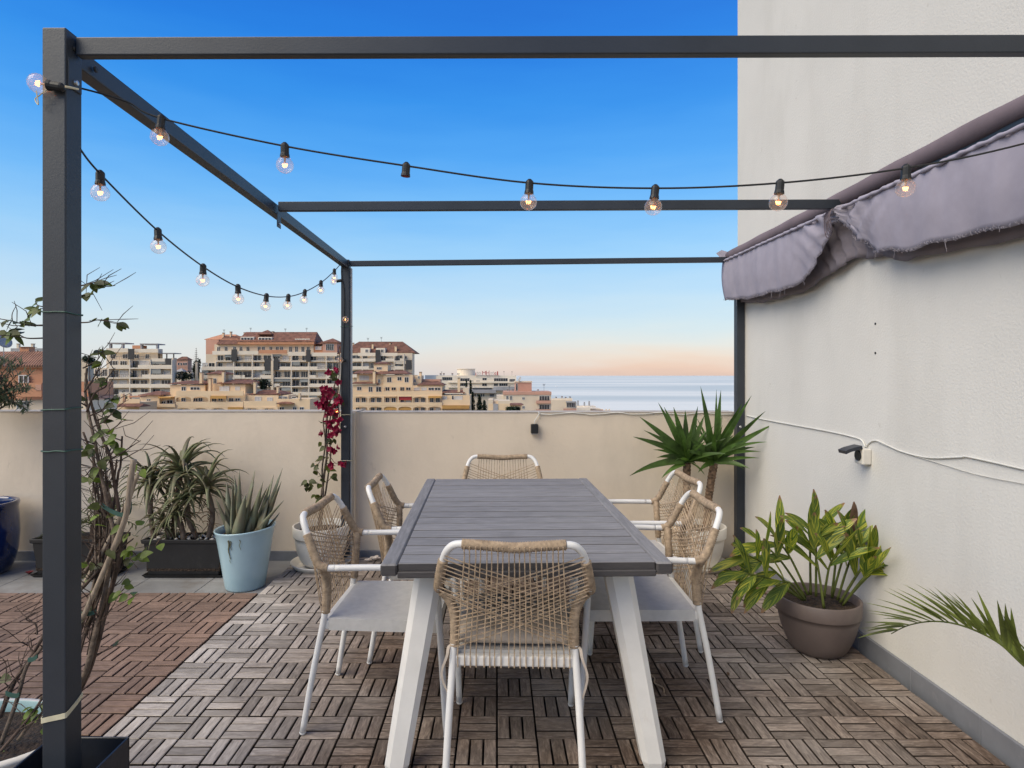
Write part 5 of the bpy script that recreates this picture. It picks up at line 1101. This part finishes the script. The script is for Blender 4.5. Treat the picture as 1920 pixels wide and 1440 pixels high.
for x0, x1, y0, y1 in ((451, 476, 631.5, 638.5), (484, 510, 632, 640), (553, 581, 635, 641)):
    B.box('dormer_wall', x0, x1, y0, y1, 2.2, 5, 'far_white'); n = int((x1 - x0) / 6)
    for k in range(n): B.win(x0 + 1 + k * (x1 - x0 - 2) / n, x0 + (k + 1) * (x1 - x0 - 2) / n + .6, y0 + 1.2, y1 - .8, 2.2, 0)
for x in (521, 540): B.box('skylight', x - 2.4, x + 2.4, 634.5, 638.5, 3.4, 2, 'far_glass')
for x, y in ((432, 622.5), (418, 624.5), (458, 624), (511, 622), (527, 626), (548, 623.5), (563, 626)): B.chim(x - 1.3, x + 1.3, y, 634, 7)
B.box('pediment_wall', 605, 632, 642.5, 661, .5, 8, 'far_pink'); B.roof(604, 633, 634.5, 642.5, .3, 8, .48); B.win(611, 626, 645, 657, .5, 3); B.roof(589, 605, 640, 645.5, 3, 8, .1); B.win(591, 603, 649.5, 656, 3.0, 3, glass='far_shutter')
B.roof(640, 776, 640.5, 661.5, 1.5, 13, .20); B.chim(697, 700, 645, 654, 3); B.chim(740, 743.5, 649, 660, 1.6); B.chim(730, 732, 643, 650, 6); B.chim(661, 663, 643.5, 650, 6)
for x0, x1 in ((676, 693), (705, 722)): B.box('dormer_wall', x0, x1, 652.5, 662, .2, 5, 'far_white'); B.win(x0 + 9, x0 + 14, 655, 661, .2, 1)
B.box('balcony_parapet', 671, 705, 661.5, 667.5, -1.5, .3, 'far_white'); B.box('balcony_parapet', 714, 745, 661.5, 667.5, -1.5, .3, 'far_white'); B.win(744, 749, 667, 674, .4, 1); B.win(756, 763, 667, 673, .4, 1); B.box('balcony_parapet', 741, 762, 676.5, 682, -1.2, .3, 'far_white')
B.win(729, 738, 685.5, 692.5, .4, 1); B.win(741, 750, 685, 691.5, .4, 1)
# --- white stepped apartments on the left
B = Bld('apartment_block', 'white stepped apartments with roof pergolas left of the red roofed block', 206, 176, 330)
B.wall(199.5, 322, 674, 0, 3, 'far_cream'); B.wall(176, 199.4, 690, .5, 2.5, 'far_cream'); B.box('side_wall', 322.1, 325, 671, 690, .8, 2.2, 'far_cream', zbot=-34)
loggias(B, [203.5, 243, 281.5, 322], [674, 691.6, 710, 727, 742, 758, 774], 1.6); loggias(B, [176, 203], [690, 708, 726, 742, 758], 1.5)
B.box('penthouse_wall', 200, 296, 654, 674.5, 1.5, 3, 'far_cream')
for x0, x1 in ((207, 217), (230, 240), (252, 261), (273, 280)): B.win(x0, x1, 664, 672.5, 1.5, 1)
B.rail(205, 282, 668, 673.8, -1.4, 24); B.box('roof_parapet', 199, 240, 653, 660.5, -.2, .4, 'far_white'); B.box('roof_parapet', 249, 296, 654, 661, -.2, .4, 'far_white'); B.box('stair_screen', 240, 251, 654, 674, -1.5, .3, 'far_rail'); B.box('balcony_parapet', 284, 309, 672, 678, -1.4, .3, 'far_white')
for x0, x1, y, xs in ((201, 235, 642.3, (206, 229)), (262, 295, 644, (264.5, 294))):
    B.box('roof_pergola', x0, x1, y, y + 2, 1, 5, 'far_grey')
    for x in xs: B.box('pergola_pier', x - 1.5, x + 1.5, y + 2.05, 653.5, 1.2, 1, 'far_grey')
B.box('roof_parapet', 248, 266, 647.5, 653.8, 1.5, 3, 'far_orange'); B.box('roof_pergola', 296.2, 326, 661.5, 663, 1, 5, 'far_grey')
for x in (297.5, 312, 325): B.box('pergola_pier', x - .5, x + .5, 663.05, 674, 1.2, .5, 'far_rail')
B.box('stair_screen', 310, 321, 672, 691, -1.55, .3, 'far_rail')
# --- yellow cream building in front, left of the far post
Y = 'far_yellow'
B = Bld('apartment_house', 'low cream yellow terraced house with arches in front of the big block', 162, 262, 581)
B.wall(262, 330, 743, 0, 10, Y); B.wall(325, 460, 738, .6, 10, Y); B.wall(460.1, 522, 741, 1.2, 10, Y); B.wall(522.1, 581, 748, .9, 9, Y)
B.roof(263, 300, 733, 741.5, -1.2, 9, .42); B.box('wing_wall', 264, 299, 741.6, 757, -1.0, 2, Y); B.win(275, 283, 748, 753.5, -1.0, 1); B.box('awning', 296, 320, 744, 746.5, -2, 2, 'far_awning'); B.win(298, 311, 752, 757, 0, 2); B.win(313, 324, 750, 757, 0, 1)
B.box('balcony_parapet', 262, 328, 757.3, 763.5, -1.5, .3, Y)
B.wall(319, 384, 722, 3.2, 9, Y, 'upper_wall'); B.roof(318, 384, 713.5, 720.5, 3, 9, .25); B.win(340, 349, 725, 733, 3.2, 1); B.win(357, 375, 725.5, 731.5, 3.2, 2)
B.box('tower_wall', 389, 418, 702, 738, 4, 6, Y); B.roof(391, 418, 695.5, 701.5, 4, 6, .3); B.win(400, 406, 709, 719, 4, 1); B.chim(374, 378.5, 699, 719, 2.5); B.chim(416, 420, 697, 719, 2.5); B.chim(391, 395, 710, 735, 2.0); B.chim(424, 429, 702, 712, 6)
B.box('upper_wall', 419.2, 460, 721, 741, 2.6, 8, Y); B.roof(410, 472, 711.5, 719.5, 2.2, 9, .25); B.win(412, 430, 724.5, 733, 2.5, 2, glass='far_shutter'); B.win(441, 450, 725, 732, 2.6, 0, glass='far_shutter')
B.box('balcony_parapet', 330, 456, 733, 742, -1.0, .3, Y); B.box('balcony_parapet', 330, 456, 753.5, 763.2, -1.0, .3, Y)
for x0, x1 in ((328, 360), (360.05, 392)): B.arch(x0, x1, 742.1, 753.4, 748.5, -1.0, .4, Y); B.win(x0 + 12, x0 + 20, 745.5, 753, .6, 1)
B.win(363, 371, 746, 753, .6, 1)
for x0, x1 in ((392.1, 424), (424.05, 456)): B.box('pier', x0, x0 + 2, 742.1, 753.4, -1.0, .5, Y); B.win(x0 + 5, x0 + 14, 746, 753, .6, 1); B.win(x0 + 17, x0 + 26, 746.5, 752, .6, 1)
B.box('awning', 394.5, 423.6, 742.3, 747.5, -1.5, 1.2, 'far_awning'); B.box('awning', 427, 455, 763.5, 768, -1.6, 1.2, 'far_awning')
for i, (x0, x1) in enumerate(((262, 294), (294.1, 328), (328.1, 360), (360.1, 392), (392.1, 424), (424.1, 456), (456.1, 488), (488.1, 521))): B.arch(x0, x1, 763.6, 775, 769.5, -1.1, .5, Y); B.win(x0 + 8, x0 + 15, 766, 774, .6, 1); B.win(x0 + 18, x0 + 25, 766, 774, .6, 1, glass='far_shutter')
B.box('balcony_parapet', 457, 519, 752, 763.3, -.9, .3, Y); B.win(478, 490, 743.5, 752, 1.2, 1, glass='far_shutter'); B.win(501, 511, 745, 754, 1.2, 1, glass='far_shutter')
B.roof(470, 525, 731, 740, 1.5, 9, .25); B.chim(475, 479.5, 716, 738, 1.0); B.chim(518.5, 521.5, 725, 737, 1.5)
B.roof(521, 546, 752, 757.5, -.5, 4, .35); B.win(522.5, 530, 743, 748.6, 1.6, 2); B.win(531, 539, 743, 748.6, 1.6, 2); B.box('upper_wall', 521, 541, 741, 749, 1.7, 6, Y); B.box('pier', 559, 562.5, 737, 749, .5, 1, Y)
for x0, x1 in ((524, 533), (549, 556), (562, 570)): B.win(x0, x1, 763, 772, .9, 1)
B.win(547, 556, 743.5, 747, 1.8, 0)
# low annex with terrace left of it
B = Bld('annex_house', 'small cream annex with a terracotta terrace behind the climber', 150, 212, 262)
B.wall(212, 261, 754, 1, 8, Y); B.box('balcony_parapet', 236, 262, 748, 756, -.8, .3, Y)
for x in (226, 239): B.box('pier', x, x + 4, 738, 753.9, 1, 1, Y)
B.box('awning', 241, 262, 742.5, 745, -.5, 3, 'far_orange'); B.win(219, 226, 743, 752, 2, 1); B.win(248, 258, 747, 753, 1.4, 1); B.roof(216, 262, 756.5, 763, -3, 3.5, .05)
# --- yellow cream building right of the far post
B = Bld('apartment_house', 'tall cream yellow terraced house with arches right of the far post', 182, 661, 881)
B.wall(661.5, 829, 742, 0, 12, Y); B.wall(829.1, 881, 741, .3, 11, Y); B.wall(661.5, 718.5, 722, 1.2, 11, Y, 'upper_wall'); B.wall(718.6, 774, 703, 1.8, 11, Y, 'upper_wall'); B.wall(774.1, 829, 722.5, 1.5, 11, Y, 'upper_wall')
bays = [(662, 690.5, 'a'), (690.6, 718), (718.1, 745.5), (745.6, 773), (773.1, 801), (801.1, 829)]
for r, (yt, yb) in enumerate(((742.5, 754.5), (761, 772.5))):
    B.box('balcony_parapet', 661.5, 829, yb + .05, yb + 6.2, -1.2, .3, Y)
    for i, bb in enumerate(bays):
        x0, x1 = bb[:2]
        if (r, i) in ((0, 0), (0, 1), (0, 4), (1, 1), (1, 2), (1, 3), (1, 4), (1, 5), (1, 0)): B.arch(x0, x1, yt, yb, yt + 5, -1.2, .4, Y)
        else: B.box('pier', x0, x0 + 2, yt, yb, -1.2, .4, Y); B.box('lintel', x0 + 2.02, x1 - .02, yt, yt + 1.2, -1.2, .4, Y)
        B.win(x0 + 5, x0 + 12, yt + 3, yb, 0, 1, glass=B.rn.choice(['far_glass', 'far_glass', 'far_shutter'])); B.win(x0 + 16, x0 + 24, yt + 3, yb, 0, 1, glass=B.rn.choice(['far_glass', 'far_shutter', 'far_glass']))
for x0, x1 in ((720, 744), (747.5, 771.5)): B.box('awning', x0, x1, 763.2, 769, -1.0, .5, 'far_awning')
B.box('awning', 748, 771, 744, 750, -.9, .4, 'sign_red'); B.box('awning', 803, 827, 742.6, 746.3, -1.8, 1, 'far_awning'); B.box('awning', 829, 880, 760.3, 766.5, -1.5, 1, 'far_awning')
B.box('balcony_parapet', 661.5, 718.4, 735.5, 742.3, -.9, .3, Y); B.box('balcony_parapet', 718.5, 829, 733.5, 742.4, -1.0, .3, Y)
for x0, x1 in ((718.6, 746), (746.1, 773.5)): B.arch(x0, x1, 723, 733.4, 728, -1.0, .4, Y); B.win(x0 + 4, x0 + 12, 725.5, 733, 1.8, 1); B.win(x0 + 15, x0 + 24, 726, 732, 1.8, 1)
B.box('balcony_parapet', 718.6, 773.5, 717.5, 722.9, -.9, .3, Y)
for x0, x1, y0, y1 in ((669.5, 678, 725, 732), (691, 698.5, 725, 735), (705, 715, 725, 735), (725.5, 734, 707, 717), (745, 753, 706.5, 713.5), (758.5, 766.5, 707, 717)): B.win(x0, x1, y0, y1, 1.2 if x0 < 718 else 1.8, 1)
for x0, x1 in ((776, 787), (790, 800), (803, 814), (815, 826)): B.win(x0, x1, 726.5, 732, 1.5, 1, glass=B.rn.choice(['far_shutter', 'far_glass']))
B.roof(659, 706, 714.5, 719.8, .8, 9, .15); B.roof(705, 763, 694.5, 701.5, 1.6, 9, .15); B.roof(665, 699, 694.5, 700.5, 2.5, 7, .15); B.box('upper_wall', 669, 705, 701.4, 720, 4, 8, Y); B.win(674, 692, 704, 713, 4, 2, glass='far_shutter')
B.box('tower_wall', 701, 727, 682.5, 697, 5, 6, Y); B.roof(702, 727, 678, 682.5, 5, 6, .35); B.win(706, 716, 688, 693, 5, 2); B.chim(699, 703.5, 696, 719, .3); B.box('upper_wall', 706, 718.3, 702, 723, 2.2, 5, Y); B.win(709, 713, 711, 718, 2.2, 1)
B.box('upper_wall', 775, 790, 704, 722, 4, 6, Y); B.win(776, 780, 711, 717, 4, 1); B.win(783, 787, 705, 710, 4, 1); B.chim(786, 790.5, 698, 704, 4.4)
B.roof(784, 830, 714, 722.3, 1.5, 9, .3); B.roof(829, 869, 730.5, 737, .6, 8, .1); B.chim(858, 862.5, 709, 735, .5); B.box('upper_wall', 790.2, 826, 711, 716, 6, 4, 'far_pink')
B.box('balcony_parapet', 829.1, 881.5, 749.5, 759.8, -.9, .3, Y); B.win(830.5, 838, 743, 749.2, .3, 1, glass='far_shutter'); B.win(847, 851, 741.5, 749.4, .3, 0); B.win(852, 867, 742.5, 749.3, .3, 1, glass='far_shutter'); B.box('roof_stair', 868, 879, 727, 741, 1, 4, 'far_cream'); B.rail(829.5, 880, 766.6, 772, -1.0, 20)
# --- hotel
B = Bld('hotel_building', 'long white hotel with a round roof tower behind the cypresses', 352, 798, 970)
B.wall(818, 968, 704, 0, 22, 'far_white'); B.box('annex', 797, 817.9, 703.4, 712, 2, 14, 'far_bluegrey', zbot=-34)
n = 24; x0, x1 = B.X(856, 6), B.X(890, 6); rr = (x1 - x0) / 2; mb = MB().lathe([(rr, 0), (rr, B.Z(692, 6) - B.Z(705, 6)), (rr + .4, B.Z(692, 6) - B.Z(705, 6)), (rr + .4, B.Z(691.2, 6) - B.Z(705, 6)), (.01, B.Z(691.2, 6) - B.Z(705, 6))], ((x0 + x1) / 2, B.D + 6 + rr, B.Z(705, 6)), n); mb.build('roof_tower', M['far_white'], B.r)
for x in (858.5, 861.5): B.win(x - 1, x + 1, 699.5, 703, 7.6, 0)
for x0, x1, y0, y1, k in ((860, 880.5, 709, 715, 5), (904.5, 912.5, 708.5, 713, 1), (926, 952, 709, 715, 5), (955, 966, 710.5, 716, 3), (862, 877, 718.5, 724, 3), (904, 913, 718.8, 724, 1), (926, 934, 718.5, 724, 1), (936, 952, 718.5, 724, 3), (829, 848, 707, 713, 4), (884, 888, 713.5, 715, 0), (892, 900, 713.5, 715, 0)): B.win(x0, x1, y0, y1, 0, k)
B.box('floor_slab', 840, 969, 716.2, 718, -1.4, 1.398, 'far_white'); B.box('floor_slab', 840, 969, 725, 727, -1.4, 1.398, 'far_white'); B.box('balcony_parapet', 903, 953, 715.3, 716.1, -1.4, .3, 'far_white')
for x in (826, 832, 848): B.chim(x - 1.4, x + 1.4, 700.5, 704, 3, 'far_grey')
sg = thing('rooftop_sign', 'red rooftop letters spelling the end of a hotel name', 'sign', P(912, 704, 351)); DS = 351
def letter(chr_, x0, x1, y0, y1, m_):
    cu_ = bpy.data.curves.new('letter', 'FONT'); cu_.body = chr_; cu_.extrude = .03; cu_.size = 1
    tmp = bpy.data.objects.new('letter_tmp', cu_); COL.objects.link(tmp); dg = bpy.context.evaluated_depsgraph_get(); me = bpy.data.meshes.new_from_object(tmp.evaluated_get(dg)); bpy.data.objects.remove(tmp, do_unlink=True)
    xs = [v.co.x for v in me.vertices]; ys = [v.co.y for v in me.vertices]; a, b = P(x0, y1, DS), P(x1, y0, DS)
    for v in me.vertices:
        fx = (v.co.x - min(xs)) / (max(xs) - min(xs)); fy = (v.co.y - min(ys)) / (max(ys) - min(ys)); v.co = Vector((a.x + (b.x - a.x) * fx, DS + v.co.z * 8, a.z + (b.z - a.z) * fy)) - org(sg)
    me.materials.clear(); me.materials.append(M[m_]); o = bpy.data.objects.new('letter', me); COL.objects.link(o); o.parent = sg
for l in (('j', 890.5, 893, 698, 704, 'sign_red'), ('t', 894, 896.5, 696.5, 702.5, 'sign_pale'), ('o', 897, 901.5, 697.5, 702, 'sign_pale'), ('M', 904, 911, 696, 702.5, 'sign_red'), ('H', 911.5, 917.5, 695, 703.2, 'sign_red'), ('o', 919, 923, 697.8, 702, 'sign_pale'), ('t', 923.6, 926, 696.4, 702.4, 'sign_pale'), ('e', 927, 931, 697.8, 703, 'sign_red'), ('l', 932, 934, 696.2, 703.3, 'sign_red')): letter(*l)
mb = MB(); a, b = P(891, 703.4, DS + .3), P(935, 703.4, DS + .3); mb.box(a.x, b.x, DS + .3, DS + .5, a.z - .1, a.z + .1); mb.build('sign_rail', M['far_grey'], sg)
# --- grey-roofed terrace house behind the cypresses
B = Bld('terrace_house', 'grey roofed house with terraces below the white hotel', 285, 880, 975)
B.wall(884, 930, 737, 1, 14, 'far_cream'); B.box('roof_slab', 880, 930, 731, 737, -1.2, 16, 'far_grey'); B.box('roof_clutter', 886, 922, 727.5, 730.8, 3, 4, 'far_rail'); B.wall(925, 966, 727, 6, 10, 'far_white'); B.box('awning', 925, 966, 725, 732, 3, 3, 'far_grey')
for x in (891, 896, 903, 907): B.win(x - 1.5, x + 1.5, 738, 743.5, 1, 0)
B.win(918, 927, 738, 744, 1, 3); B.win(928, 944, 728, 731.5, 6, 4); B.win(948, 962, 729, 732, 6, 3)
# --- cream and pink building towards the sea
B = Bld('seaside_house', 'cream house with terracotta roof edge and pink balconies near the sea', 205, 944, 1034)
B.wall(944, 1033.5, 735.5, 0, 14, 'far_cream'); B.box('roof_band', 943.5, 1034, 734.5, 740.2, -.25, 14.4, 'far_pink'); B.box('roof_room', 966, 997, 717.3, 734.3, 5, 8, 'far_pink'); B.box('roof_slab', 965, 998, 714.6, 717.2, 4.7, 9, 'far_cream'); B.win(967, 971, 719, 733, 5, 0)
for x0, x1, y0, y1 in ((979, 984, 744.5, 749.5), (979, 984, 761, 766.5), (949, 953.5, 742, 750), (956, 960.5, 742, 750)): B.win(x0, x1, y0, y1, 0, 1)
for yt in (740.5, 757): B.win(1011, 1030.5, yt + 1.5, yt + 11, 0, 3); B.box('balcony_parapet', 1005.5, 1033, yt + 10.5, yt + 16, -1.3, .25, 'far_pink'); B.box('balcony_floor', 1005.5, 1033, yt + 15.2, yt + 16, -1.04, 1.03, 'far_pink'); B.rail(1010, 1032, yt + 9.3, yt + 10.4, -1.25, 6)
B.box('roof_terrace_wall', 931, 944, 741, 746, 1, 6, 'far_white', zbot=-34)
for x in (952, 962, 1009): B.chim(x - 1, x + 1, 731, 734.4, 4, 'far_grey')
B = Bld('corner_house', 'low cream and ochre house corner in front of the cypresses', 150, 915, 957)
B.wall(915.6, 956, 757, 0, 8, 'far_yellow'); B.box('upper_wall', 915.6, 924.5, 749, 757, .02, 7.9, 'far_cream'); B.box('upper_wall', 924.6, 933.5, 750.5, 757, 1.5, 6.4, 'far_cream'); B.box('upper_wall', 933.6, 956, 751.5, 757, .03, 7.9, 'far_cream'); B.box('recess_wall', 924.6, 933.5, 757.1, 776, -.15, .14, 'far_grey')
B = Bld('tiled_pavilion', 'small ochre pavilion with a tiled roof among the palms', 160, 957, 982)
B.wall(957.5, 978, 760, 0, 5, 'far_yellow'); B.roof(957, 979, 755.5, 759.9, -.2, 5, .15); B.box('terrace_wall', 950, 981, 771, 778, -3, .5, 'far_pink')
B = Bld('seaside_house', 'plain cream house with a pink balcony, between the pink house and the sea', 235, 1033, 1082)
B.wall(1034.5, 1073, 750, 0, 12, 'far_cream'); B.wall(1073.1, 1081, 754, .5, 10, 'far_cream'); B.box('roof_parapet', 1036, 1073, 746.5, 749.9, .5, .5, 'far_white'); B.win(1062, 1078, 755, 764, -.05, 4); B.box('balcony_parapet', 1056.5, 1081, 766, 771.5, -1.5, .3, 'far_pink'); B.box('roof_band', 1061.5, 1080.5, 752.5, 754.6, -1.2, 2, 'far_grey')
for x, y in ((1043, 745), (1054, 744), (1061, 745.5), (1069, 744.5)): B.chim(x - 1, x + 1, y, 749, 3, 'far_grey')
B = Bld('low_house', 'low white roof terrace with dark vents close to the sea', 250, 1081, 1108)
B.wall(1082, 1107, 764, 0, 12, 'far_white'); B.box('roof_parapet', 1081, 1117, 761.5, 763.8, 3, 8, 'far_white')
for x, h in ((1084, 751), (1096, 754), (1105, 752)): B.box('vent', x - 1.2, x + 1.2, h, 761.4, 5, 1, 'far_grey')
B = Bld('low_house', 'lowest pinkish house at the end of the row by the sea', 260, 1107, 1150)
B.wall(1108, 1131, 768.5, 0, 10, 'far_pink'); B.wall(1131.1, 1150, 771, 1, 10, 'far_cream'); B.box('roof_parapet', 1107.5, 1127, 766.5, 768.4, -.2, 10, 'far_cream'); B.win(1110, 1115, 770, 776, 0, 1)
for x in (1130, 1137, 1143): B.box('vent', x - 1, x + 1, 767, 770.9, 3, 1, 'far_cream')
# --- orange house at the left, close by
B = Bld('orange_house', 'orange house with ribbed tile roof close behind the parapet on the left', 66, -60, 216)
B.wall(-80, 105, 690, 0, 3.2, 'far_orange'); B.box('eaves', -80, 106, 687.5, 690, -.35, 3.6, 'far_orange')
B.roof(-80, 104, 659, 687.4, -.3, 3.6, .16, 'near_roof', .2); B.chim(37, 54, 651, 672, 1.5, 'far_orange', .9)
B.wall(105.1, 167, 716, .3, 4.2, 'far_orange'); B.box('string_course', 30, 168, 744, 750, -.25, 5.0, 'far_pink'); B.box('plinth_wall', -80, 167.6, 750.1, 790, -.15, 4.8, 'far_cream')
B.box('terrace_parapet', 20, 78, 718, 743.9, -1.0, .2, 'far_orange'); B.box('terrace_parapet', 110, 160, 735, 743.9, -.5, .2, 'far_pink')
for x0, x1, y0, y1 in ((36, 55, 703, 719), (32, 53, 752, 769)): B.win(x0, x1, y0, y1, -.15, 1, glass='far_glass' if y0 < 740 else 'far_blind')
for x0, x1 in ((38, 53), (66, 77)): B.box('parapet_panel', x0, x1, 721, 732, -1.06, .058, 'far_pink')
# --- hillside behind on the left
B = Bld('hillside_block', 'pale block with chimneys on the hillside at the far left', 240, -40, 200)
B.wall(20, 80, 653, 0, 4, 'far_grey'); B.wall(80.1, 165, 672, 3, 4, 'far_cream')
for x in (33, 60): B.chim(x - 2, x + 2, 645, 653, 1, 'far_cream')
for k in range(5): B.win(24 + k * 11, 31 + k * 11, 658, 664, 0, 1)
B = Bld('pink_villa', 'small pink villa among trees between the two apartment blocks', 300, 330, 360)
B.wall(331, 352, 675, 0, 4, 'far_pink'); B.roof(332, 352, 668.5, 674.8, 0, 4, .3); B.rail(334, 356, 688, 692, -2, 12)
for x in (335, 340, 345, 349): B.win(x - 1.6, x + 1.6, 680, 685, 0, 0)
B = Bld('white_gable_house', 'small white gabled house in front of the pink villa', 240, 331, 362)
B.wall(331, 340, 695, 0, 3, 'far_white'); B.roof(331, 342, 690.5, 697, -.3, 3, .45, 'far_grey'); B.wall(345, 358, 698, 1, 2, 'far_white'); B.win(335, 338, 700, 705, 0, 0)
# satellite dishes
def dish(label, x, y, d, r, az, pole):
    r_ = thing('satellite_dish', label, 'satellite dish', P(x, y + 10, d), 'satellite dishes'); c = P(x, y, d); f = rnd_dir(az, .45); a = f.cross(Vector((0, 0, 1))).normalized(); b_ = a.cross(f)
    vs = [c - f * r * .25]; n = 16
    for k in (.5, 1):
        for j in range(n): q = 2 * PI * j / n; vs.append(c - f * r * .25 * (1 - k * k) + (a * math.cos(q) + b_ * math.sin(q)) * r * k)
    mb = MB().add(vs, [(0, 1 + j, 1 + (j + 1) % n) for j in range(n)] + [(1 + j, 1 + n + j, 1 + n + (j + 1) % n, 1 + (j + 1) % n) for j in range(n)]); o = mb.build('reflector', M['far_grey'], r_, True); sm_ = o.modifiers.new('solidify', 'SOLIDIFY'); sm_.thickness = r * .05
    MB().tube([c - f * r * .2, c - Vector((0, 0, pole))], r * .06, 6).build('mast', M['far_grey'], r_); MB().tube([c - b_ * r * .9, c + f * r * .9], r * .04, 5).build('feed_arm', M['far_grey'], r_)
dish('grey satellite dish on the tiled roof at the left edge', 8, 640, 64, .78, rad(-20), 2.6)
dish('satellite dish on the flat roof room near the sea', 974, 711, 210, 1.0, rad(200), 1.2)
# --- trees
def clump(mb, c, rx, rz, n, s, rn, shape='ell', ry=None):
    for k in range(n):
        if shape == 'cone':
            t = rn.random(); z = -rz + 2 * rz * t; r = rx * (1 - t) ** .8 * math.sqrt(rn.random()) * (1 + .25 * math.sin(t * 17 + rx * 9)); q = rn.uniform(0, 6.28); p = Vector((r * math.cos(q), r * math.sin(q), z))
        else:
            while True:
                p = Vector((rn.uniform(-1, 1), rn.uniform(-1, 1), rn.uniform(-1, 1)))
                if p.length < 1: break
            p = Vector((p.x * rx, p.y * (ry or rx), p.z * rz))
        d = rnd_dir(rn.uniform(0, 6.28), rn.uniform(-.4, 1.2)); mb.blade(c + p, d, s * rn.uniform(.7, 1.4), s * .7, .3, 2, .2, 'leaf')
def tree(name, label, x, d, ytop, ybot, w, shape='cone', n=700, s=.5, group=None, m_='far_tree'):
    rn = random.Random(int(x * 13 + d)); a, b = P(x, ybot, d), P(x, ytop, d); r_ = thing(name, label, 'tree', (a.x, d, gz(a.x, d)), group); H = b.z - a.z
    MB().tube([(a.x, d, min(gz(a.x, d), a.z - 3)), (a.x, d, a.z + H * .5)], [.25, .12], 7).build('trunk', M['bark'], r_)
    mb = MB(); rx = w * d / F / 2
    if shape == 'cone': clump(mb, (a + b) / 2, rx, H / 2, n, s, rn, 'cone')
    else:
        for k in range(7): clump(mb, (a + b) / 2 + Vector((rn.uniform(-.6, .6) * rx, rn.uniform(-.6, .6) * rx, rn.uniform(-.5, .5) * H / 2)), rx * .5, H * .28, n // 7, s, rn)
    tag(mb.build('crown', M[m_], r_), kind='stuff'); return r_
tree('cypress_tree', 'thin tall cypress standing highest against the hotel', 882.5, 200, 714, 775, 9, 'cone', 900, .5, 'cypresses by the cream house')
tree('cypress_tree', 'short thin cypress tip seen left of the highest cypress', 874.5, 260, 713, 740, 4, 'cone', 300, .5, 'cypresses by the cream house')
tree('cypress_tree', 'broad dark cypress leaning on the cream house wall', 886, 195, 736, 778, 15, 'cone', 1100, .5, 'cypresses by the cream house')
tree('cypress_tree', 'middle cypress with a pointed tip right of the tallest one', 899, 190, 741, 778, 16, 'cone', 1200, .5, 'cypresses by the cream house')
tree('cypress_tree', 'rightmost low bushy cypress beside the ochre house corner', 908, 180, 752, 778, 15, 'cone', 900, .45, 'cypresses by the cream house')
tree('garden_tree', 'dark palm bush by the tiled pavilion', 958, 150, 763, 776, 18, 'ell', 500, .5)
tree('garden_tree', 'small palm right of the dark bush by the tiled pavilion', 970, 152, 763, 773, 12, 'ell', 300, .5)
tree('garden_tree', 'dark conifer on the roof terrace before the big block', 499, 170, 711, 731, 24, 'ell', 900, .5)
tree('garden_tree', 'dark round tree behind the pink villa', 366, 270, 672, 712, 18, 'ell', 1200, .8)
tree('garden_tree', 'low dark shrubs below the white gabled house', 349, 210, 697, 716, 34, 'ell', 900, .6)
tree('garden_tree', 'wooded clump on the slope left of the pink villa', 336, 310, 676, 696, 16, 'ell', 600, .8)
tree('garden_tree', 'dark tree on the hillside behind the orange house', 168, 235, 668, 690, 26, 'ell', 900, .7)
tree('garden_tree', 'grey green tree behind the roof of the orange house', 70, 225, 655, 680, 18, 'ell', 700, .7)
ar = thing('araucaria_tree', 'slender tiered araucaria on the skyline beside the big block', 'tree', P(368, 705, 230)); rn = random.Random(3); a = P(367, 712, 230); b = P(368, 652, 230)
MB().tube([a, b], [.35, .05], 7).build('trunk', M['bark_grey'], ar); mb = MB()
for k in range(10):
    t = .42 + .55 * k / 9; c = a.lerp(b, t); R_ = 2.6 * (1 - t) + .35
    for j in range(9): mb.blade(c, rnd_dir(j * .7 + k, .12), R_ * rn.uniform(.8, 1.1), .34, -.25, 4, .3)
mb.build('crown', M['far_tree'], ar)
pole = P(368, 690, 215); tag(MB().box(pole.x - .35, pole.x + .35, 215, 215.7, -14, P(0, 679, 215).z).build('chimney_stack', M['far_cream']), 'slim pale pillar standing below the araucaria', 'pillar')
# boats far out
for (label, x, y, d) in (('tiny white boat on the calm sea', 1043, 725, 2400),):
    z = SEA; d = (EYE - SEA) * F / (y - CY); c = P(x, y, d); r_ = thing('boat', label, 'boat', (c.x, d, SEA))
    MB().hull([(c.x - 4, d - 1.2, SEA), (c.x + 3, d - 1.2, SEA), (c.x + 3, d + 1.2, SEA), (c.x - 4, d + 1.2, SEA), (c.x - 5, d - 1.6, SEA + 1.6), (c.x + 5, d - .2, SEA + 2), (c.x + 5, d + .2, SEA + 2), (c.x - 5, d + 1.6, SEA + 1.6)]).build('hull', M['white_powder'], r_)
    MB().cbox(c.x - 3, c.x + 1, d - 1, d + 1, SEA + 1.7, SEA + 3.6, .3).build('cabin', M['white_powder'], r_)

# rooftop aerials
rn = random.Random(41)
for (x, y, d, nm) in ((420, 628, 232, 'apartment_block'), (470, 624, 232, 'apartment_block'), (535, 625, 232, 'apartment_block'), (575, 628, 232, 'apartment_block'), (690, 645, 232, 'apartment_block'), (715, 644, 232, 'apartment_block'), (340, 718, 168, 'apartment_house'), (452, 716, 168, 'apartment_house'), (505, 735, 168, 'apartment_house'), (828, 704, 356, 'hotel_building'), (945, 704, 356, 'hotel_building'), (960, 704, 356, 'hotel_building'), (1020, 734, 210, 'seaside_house'), (955, 734, 210, 'seaside_house')):
    r_ = bpy.data.objects[nm]; a = P(x, y, d); h = rn.uniform(1.6, 2.8); mb = MB().tube([a - Vector((0, 0, .8)), a + Vector((0, 0, h))], .05, 5)
    for k in range(4): mb.tube([a + Vector((-.5 + .05 * k, 0, h - .18 * k)), a + Vector((.5 - .05 * k, 0, h - .18 * k))], .03, 4)
    mb.build('aerial', M['far_rail'], r_)
